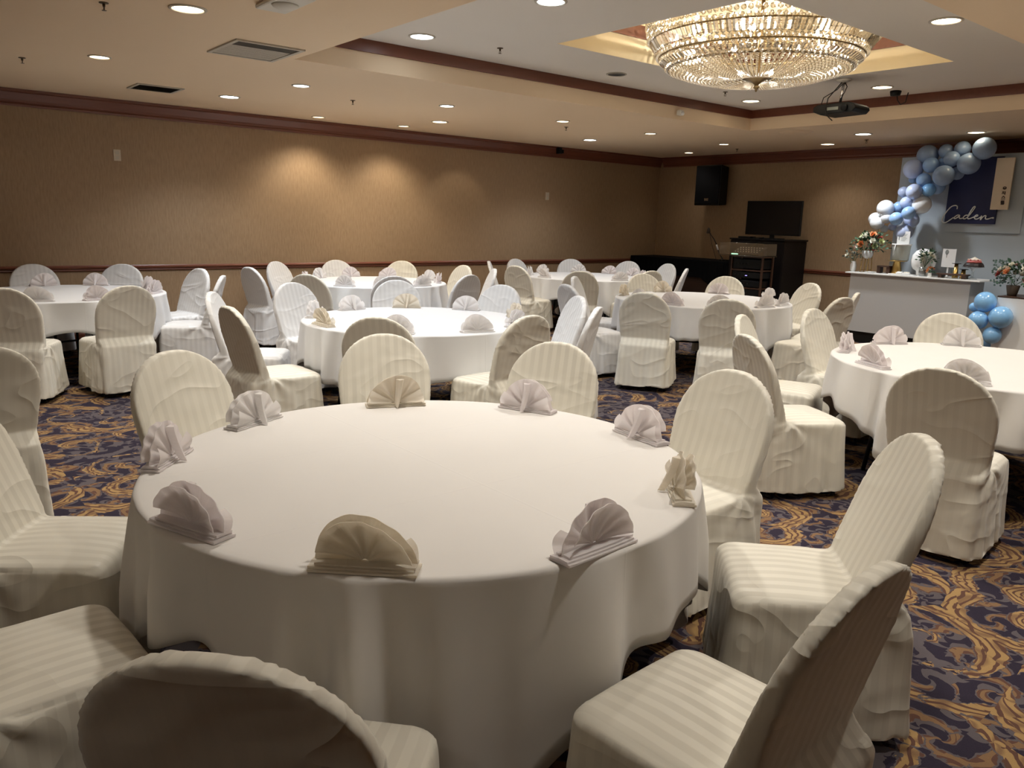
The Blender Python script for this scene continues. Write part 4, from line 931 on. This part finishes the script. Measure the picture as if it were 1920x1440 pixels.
# ------------------------------------------------------------------ dessert counter
t = empty('dessert_counter', (-4.92, 11.12, 0)); tag(t, 'grey display counter with white top before the backdrop', 'counter')
m = MB(); m.box(-.80, .80, -.20, .24, .16, .972); m.build('body', MAT['counterm'], t)
m = MB(); m.box(-.86, .92, -.25, .28, .973, .992); m.build('worktop', MAT['whitep'], t, bevel=.003)
m = MB(); m.box(-.76, .76, -.16, .22, .001, .159); m.build('plinth', MAT['black'], t)  # black block put in for the shaded gap under the counter
ZW = .993
def vase(x, y, z, prof, mat, lab, name='vase', cat='vase', n=24, part='vessel'):
    t = empty(name, (x, y, z)); tag(t, lab, cat); m = MB(); m.lathe(prof, n); m.build(part, MAT[mat], t); return t
def flowers(parent, c, rad, spec, nleaf, leafm, seed, stems=True, droop=0):
    rd = random.Random(seed); c = Vector(c)
    for mt, cnt, r in spec:
        for k in range(cnt):
            a = rd.uniform(0, 2 * PI); e = rd.uniform(-.25, 1.2)
            p = c + Vector((rad[0] * math.cos(a) * math.cos(e), rad[1] * math.sin(a) * math.cos(e), rad[2] * math.sin(e))) * rd.uniform(.6, 1)
            m = MB(); rr = r * rd.uniform(1.05, 1.5); dirn = (p - c).normalized() + Vector((0, -.5, .2))
            q = dirn.to_track_quat('Z', 'Y').to_matrix().to_4x4()
            for ringk, (np_, tilt, ln) in enumerate(((6, 1.05, 1.0), (5, .65, .8), (4, .25, .6))):
                for j in range(np_):
                    an = 2 * PI * (j + .5 * ringk) / np_; vs = []
                    for uu in range(4):
                        for vv in (-1, 0, 1):
                            t_ = uu / 3; wdt = math.sin(PI * min(1, .15 + t_ * .8)) * .45 * rr
                            rad_ = ln * rr * t_ * math.sin(tilt); h = ln * rr * t_ * math.cos(tilt) + .12 * rr * vv * vv
                            vs.append(q @ Vector((rad_ * math.cos(an) - vv * wdt * math.sin(an), rad_ * math.sin(an) + vv * wdt * math.cos(an), h)) + p)
                    m.add(vs, [(a_ * 3 + b_, a_ * 3 + b_ + 1, a_ * 3 + b_ + 4, a_ * 3 + b_ + 3) for a_ in range(3) for b_ in range(2)], True)
            m.build('blossom', MAT[mt], parent)
    m = MB()
    for k in range(nleaf):
        a = rd.uniform(0, 2 * PI); e = rd.uniform(-.5, 1.2); p = c + Vector((rad[0] * math.cos(a) * math.cos(e), rad[1] * math.sin(a) * math.cos(e), rad[2] * math.sin(e))) * rd.uniform(.5, 1.3)
        d = (p - c).normalized() + Vector((rd.uniform(-.5, .5), rd.uniform(-.5, .5), rd.uniform(-.3, .3))); d.normalize(); s = d.cross(Vector((rd.uniform(-1, 1), rd.uniform(-1, 1), 1))).normalized(); l_ = rd.uniform(.03, .06)
        m.add([p, p + d * l_ * .5 + s * l_ * .3, p + d * l_, p + d * l_ * .5 - s * l_ * .3], [(0, 1, 2, 3)])
    o = m.build('foliage', MAT[leafm], parent); o['kind'] = 'stuff'
    m = MB()
    for k in range(9):
        a = rd.uniform(0, 2 * PI); m.tube([(0, 0, .02), tuple(c * .5), tuple(c + Vector((rad[0] * math.cos(a), rad[1] * math.sin(a), rad[2] * rd.uniform(0, .8))) * .8)], .0022, 5)
    m.build('stems', MAT['leaf'], parent)
t = empty('flower_bouquet', (-5.60, 11.10, ZW)); tag(t, 'large bouquet of white, peach and coral flowers in a gold stand at the counter end', 'flowers')
m = MB()
for sx in (-1, 1):
    for sy in (-1, 1): m.tube([(sx * .055, sy * .055, 0), (sx * .045, sy * .045, .20)], .006, 6)
for z in (.03, .20): m.tube([(.05, .05, z), (-.05, .05, z), (-.05, -.05, z), (.05, -.05, z)], .005, 6, closed=True)
m.build('gold_stand', MAT['gold'], t)
m = MB(); m.lathe([(.03, .19), (.055, .20), (.075, .25), (.08, .30), (.07, .30)], 24); m.build('bowl', MAT['vasew'], t)
flowers(t, (0.02, 0, .38), (.21, .16, .15), [('f_white', 9, .045), ('f_lime', 4, .045), ('f_peach', 3, .048), ('f_red', 2, .06), ('f_pink', 4, .045)], 420, 'leaf', 3)
t = empty('white_vase', (-5.765, 11.05, ZW)); tag(t, 'slim white vase with trailing blossoms at the left end of the counter', 'vase')
m = MB(); m.lathe([(.028, 0), (.04, .02), (.042, .09), (.03, .13), (.032, .145)], 24); m.build('vessel', MAT['vasew'], t)
flowers(t, (-.02, -.02, .20), (.10, .08, .08), [('f_white', 3, .035), ('f_pink', 1, .03)], 50, 'euc', 8)
def riser(x, y, L_, W_, H_, lab, rz_=0):
    t = empty('wooden_riser', (x, y, ZW), rz_); tag(t, lab, 'riser', 'dark wooden risers on the counter')
    m = MB(); m.box(-L_, L_, -W_, W_, H_ - .018, H_); m.build('board', MAT['walnut'], t, bevel=.003)
    for sx in (-1, 1):
        m = MB(); m.box(sx * L_ * .78 - .022, sx * L_ * .78 + .022, -W_ * .8, W_ * .8, .001, H_ - .0185); m.build('leg', MAT['walnut'], t)
    return t
riser(-5.33, 11.10, .085, .06, .105, 'small dark wooden stool between bouquet and gold stand')
riser(-4.385, 11.02, .185, .07, .06, 'long low dark wooden riser at the right of the counter')
m = MB(); m.lathe([(.001, .001), (.04, .001), (.065, .012), (.063, .015), (.04, .006), (.001, .005)], 24, cap=False); o = m.build('plate', MAT['whitep']); o.location = (-5.48, 11.00, ZW); tag(o, 'small white plate left of the dark stool', 'plate')
t = empty('cake_stand', (-5.185, 11.14, ZW)); tag(t, 'brushed gold conical stand under the grey cake', 'cake stand')
m = MB(); m.lathe([(.075, .001), (.07, .02), (.045, .165), (.05, .17)], 28); m.build('pedestal', MAT['gold'], t)
m = MB(); m.lathe([(.05, .171), (.125, .176), (.128, .184), (.001, .186)], 32); m.build('tray', MAT['gold'], t)
t = empty('round_cake', (-5.15, 11.14, ZW + .187)); tag(t, 'smooth sage grey cake on the gold stand', 'cake')
m = MB(); m.lathe([(.098, 0), (.104, .01), (.118, .20), (.122, .215), (.115, .222), (.001, .224)], 36); m.build('cake_body', MAT['greycake'], t)
m = MB(); m.lathe([(.119, .205), (.128, .212), (.126, .224), (.114, .226)], 36, cap=False); m.build('icing_rim', MAT['paper'], t)
m = MB(); m.tube([(-.03, -.125, .21), (-.035, -.128, .15), (-.045, -.124, .07)], .006, 6); m.build('icing_drip', MAT['paper'], t)
t = empty('card_topper', (-5.14, 11.14, ZW + .413)); tag(t, 'white card standing upright on top of the grey cake', 'card')
m = MB(); m.box(-.085, .085, -.004, .004, 0, .17); m.build('card', MAT['paper'], t)
m = MB()
for k in range(6): m.box(-.03, .05 - .012 * (k % 3), -.0062, -.0045, .13 - k * .018, .134 - k * .018)
m.box(-.062, -.052, -.0062, -.0045, .05, .145); m.build('print', MAT['greyink'], t)
t = empty('meringue_tower', (-4.86, 11.2, ZW)); tag(t, 'white ribbed domed cake behind the small vase of daisies', 'cake')
m = MB(); n = 64; pr = [(.07, .0), (.075, .06), (.115, .085), (.142, .13), (.153, .20), (.140, .27), (.10, .325), (.05, .352), (.001, .36)]; vs = []
for r, z in pr:
    for i in range(n):
        a = 2 * PI * i / n; q = r * (.9 + .14 * abs(math.sin(a * 7 + z * 12))); vs.append((q * math.cos(a), q * math.sin(a), z))
m.add(vs, [(j * n + i, j * n + (i + 1) % n, (j + 1) * n + (i + 1) % n, (j + 1) * n + i) for j in range(len(pr) - 1) for i in range(n)], True); m.build('dome', MAT['paper'], t)
for x, l, mt in ((-5.06, 'pile of white sweets on the long tray, left', 'paper'), (-4.97, 'chocolate dipped sweets on the long tray', 'cream_i')):
    t = empty('sweets', (x, 10.98, ZW + .013)); tag(t, l, 'sweets', 'sweets on the long white tray')
    for k in range(5):
        m = MB(); m.tube([(.018 * math.cos(2 * PI * i / 10) + (k - 2) * .014, .018 * math.sin(2 * PI * i / 10) + .01 * (k % 2), .010 + .012 * (k % 2)) for i in range(10)], .008, 8, closed=True); m.build('ring_sweet', MAT[mt if k % 2 else 'paper'], t)
m = MB(); m.box(-.17, .17, -.06, .06, .001, .010); m.box(-.17, .17, -.06, -.055, .010, .014); o = m.build('serving_tray', MAT['whitep'], bevel=.002); o.location = (-5.02, 10.98, ZW); tag(o, 'long white serving tray on the counter front', 'tray')
t = empty('flower_vase', (-4.775, 11.02, ZW)); tag(t, 'glass vase of white daisies in the middle of the counter', 'vase')
m = MB(); m.lathe([(.045, .001), (.05, .005), (.052, .12), (.049, .12), (.046, .008), (.001, .008)], 28, cap=False); m.build('glass_vessel', MAT['glass'], t)
m = MB(); m.lathe([(.043, .009), (.044, .09)], 20); m.build('filling', MAT['soil'], t)
flowers(t, (.03, 0, .24), (.10, .08, .09), [('f_white', 14, .026), ('f_lime', 3, .02)], 110, 'leaf', 12)
t = empty('square_card', (-4.56, 11.25, ZW)); tag(t, 'white square card with a grey tree print at the back of the counter', 'card')
m = MB(); m.box(-.085, .085, -.004, .004, .13, .37); m.box(-.085, .085, -.03, .03, .001, .006); m.box(-.01, .01, .005, .009, .006, .2); m.build('card', MAT['paper'], t)
m = MB(); m.lathe([(.001, -.03), (.018, -.012), (.024, .01), (.014, .034), (.001, .04)], 16, m=Matrix.Translation((-.03, -.0055, .32)) @ Matrix.Diagonal((1, .06, 1, 1))); m.box(-.033, -.027, -.0065, -.0045, .255, .30); m.build('tree_print', MAT['greyink'], t)
t = empty('small_vase', (-4.655, 10.96, ZW)); tag(t, 'tiny white vase with one orange flower at the counter edge', 'vase')
m = MB(); m.lathe([(.022, 0), (.026, .01), (.022, .05), (.024, .055)], 20); m.build('vessel', MAT['whitep'], t)
flowers(t, (0, 0, .085), (.02, .02, .02), [('f_peach', 3, .04), ('f_lime', 1, .025)], 16, 'leaf', 21)
for x, y, h, l in ((-4.42, 11.17, .19, 'taller gold cone stand behind the low riser'), (-4.33, 11.19, .12, 'shorter gold cone stand behind the low riser')):
    t = empty('gold_stand', (x, y, ZW)); tag(t, l, 'stand', 'small gold cone stands')
    m = MB(); m.lathe([(.04, .001), (.035, .02), (.022, h - .01)], 20); m.build('cone', MAT['gold'], t); m = MB(); m.lathe([(.02, h - .0095), (.055, h - .006), (.056, h)], 24); m.build('dish', MAT['legm'], t)
t = empty('glass_cake_stand', (-4.175, 11.08, ZW)); tag(t, 'clear glass pedestal stand under the chocolate cake', 'cake stand')
m = MB(); m.lathe([(.06, .001), (.055, .01), (.018, .03), (.012, .09), (.03, .14), (.125, .155), (.13, .162)], 36); m.build('pedestal', MAT['glass'], t)
t = empty('chocolate_cake', (-4.175, 11.08, ZW + .163)); tag(t, 'chocolate cake topped with pink and white on the glass stand', 'cake')
m = MB(); n = 48; pr = [(.118, 0), (.115, .02), (.10, .045), (.09, .05), (.001, .052)]; vs = []
for r, z in pr:
    for i in range(n): a = 2 * PI * i / n; q = r * (1 + .03 * math.sin(a * 14)); vs.append((q * math.cos(a), q * math.sin(a), z))
m.add(vs, [(j * n + i, j * n + (i + 1) % n, (j + 1) * n + (i + 1) % n, (j + 1) * n + i) for j in range(len(pr) - 1) for i in range(n)], True); m.build('sponge', MAT['choc'], t)
m = MB(); m.lathe([(.088, .05), (.085, .068), (.07, .08), (.001, .082)], 32); m.build('berry_layer', MAT['berry'], t)
m = MB(); m.lathe([(.068, .080), (.06, .095), (.03, .108), (.008, .12), (.001, .125)], 24); m.build('cream_topping', MAT['cream_i'], t)
for k in range(10):
    a = 2 * PI * k / 10; m = MB(); m.ball((.072 * math.cos(a), .072 * math.sin(a), .086), .011, 6); m.build('berry', MAT['berry'] if k % 2 else MAT['f_pink'], t)
# right pedestal
t = empty('display_pedestal', (-3.30, 10.90, 0)); tag(t, 'white box pedestal at the right edge beside the blue balloons', 'pedestal')
m = MB(); m.box(-.38, .38, -.28, .28, .001, .83); m.build('box', MAT['whitep'], t, bevel=.004)
m = MB(); m.box(-.385, .385, -.285, .285, .831, .845); m.build('top_board', MAT['walnut'], t)
t = empty('flower_arrangement', (-3.60, 10.82, .846)); tag(t, 'peach and white flowers with eucalyptus in a brown pot on the pedestal', 'flowers')
m = MB(); m.lathe([(.05, 0), (.055, .02), (.075, .12), (.07, .125)], 24); m.build('pot', MAT['soil'], t)
flowers(t, (.03, 0, .24), (.20, .14, .15), [('f_white', 12, .04), ('f_peach', 5, .05), ('f_pink', 4, .045), ('f_red', 1, .045)], 300, 'leaf', 33)
rd = random.Random(4); m = MB()
for k in range(60):
    p = Vector((-.10 - rd.random() * .14, rd.uniform(-.08, .06), .10 + rd.random() * .32)); a = rd.uniform(0, 6); s_ = .014
    m.add([p + Vector((s_ * math.cos(a + i * PI / 3), rd.uniform(-.004, .004), s_ * math.sin(a + i * PI / 3))) for i in range(6)], [(0, 1, 2, 3, 4, 5)])
for k in range(5): m.tube([(0, 0, .1), (-.1, 0, .18 + k * .04), (-.2, 0, .14 + k * .07)], .002, 5)
o = m.build('eucalyptus', MAT['euc'], t); o['kind'] = 'stuff'

# ------------------------------------------------------------------ render settings
w_ = bpy.data.worlds.new('world'); sc.world = w_; w_.use_nodes = True; w_.node_tree.nodes['Background'].inputs[0].default_value = (.02, .016, .012, 1); w_.node_tree.nodes['Background'].inputs[1].default_value = .1
sc.view_settings.view_transform = 'Standard'; sc.view_settings.look = 'None'; sc.view_settings.gamma = 1; sc.view_settings.use_curve_mapping = False
sc.view_settings.exposure = 0.64
cy_ = sc.cycles
cy_.use_denoising = True; cy_.max_bounces = 8; cy_.diffuse_bounces = 5; cy_.glossy_bounces = 3; cy_.transmission_bounces = 5; cy_.transparent_max_bounces = 12
cy_.use_adaptive_sampling = True; cy_.adaptive_threshold = .09; cy_.adaptive_min_samples = 16
cy_.sample_clamp_indirect = 6; cy_.sample_clamp_direct = 0; cy_.caustics_reflective = False; cy_.caustics_refractive = False
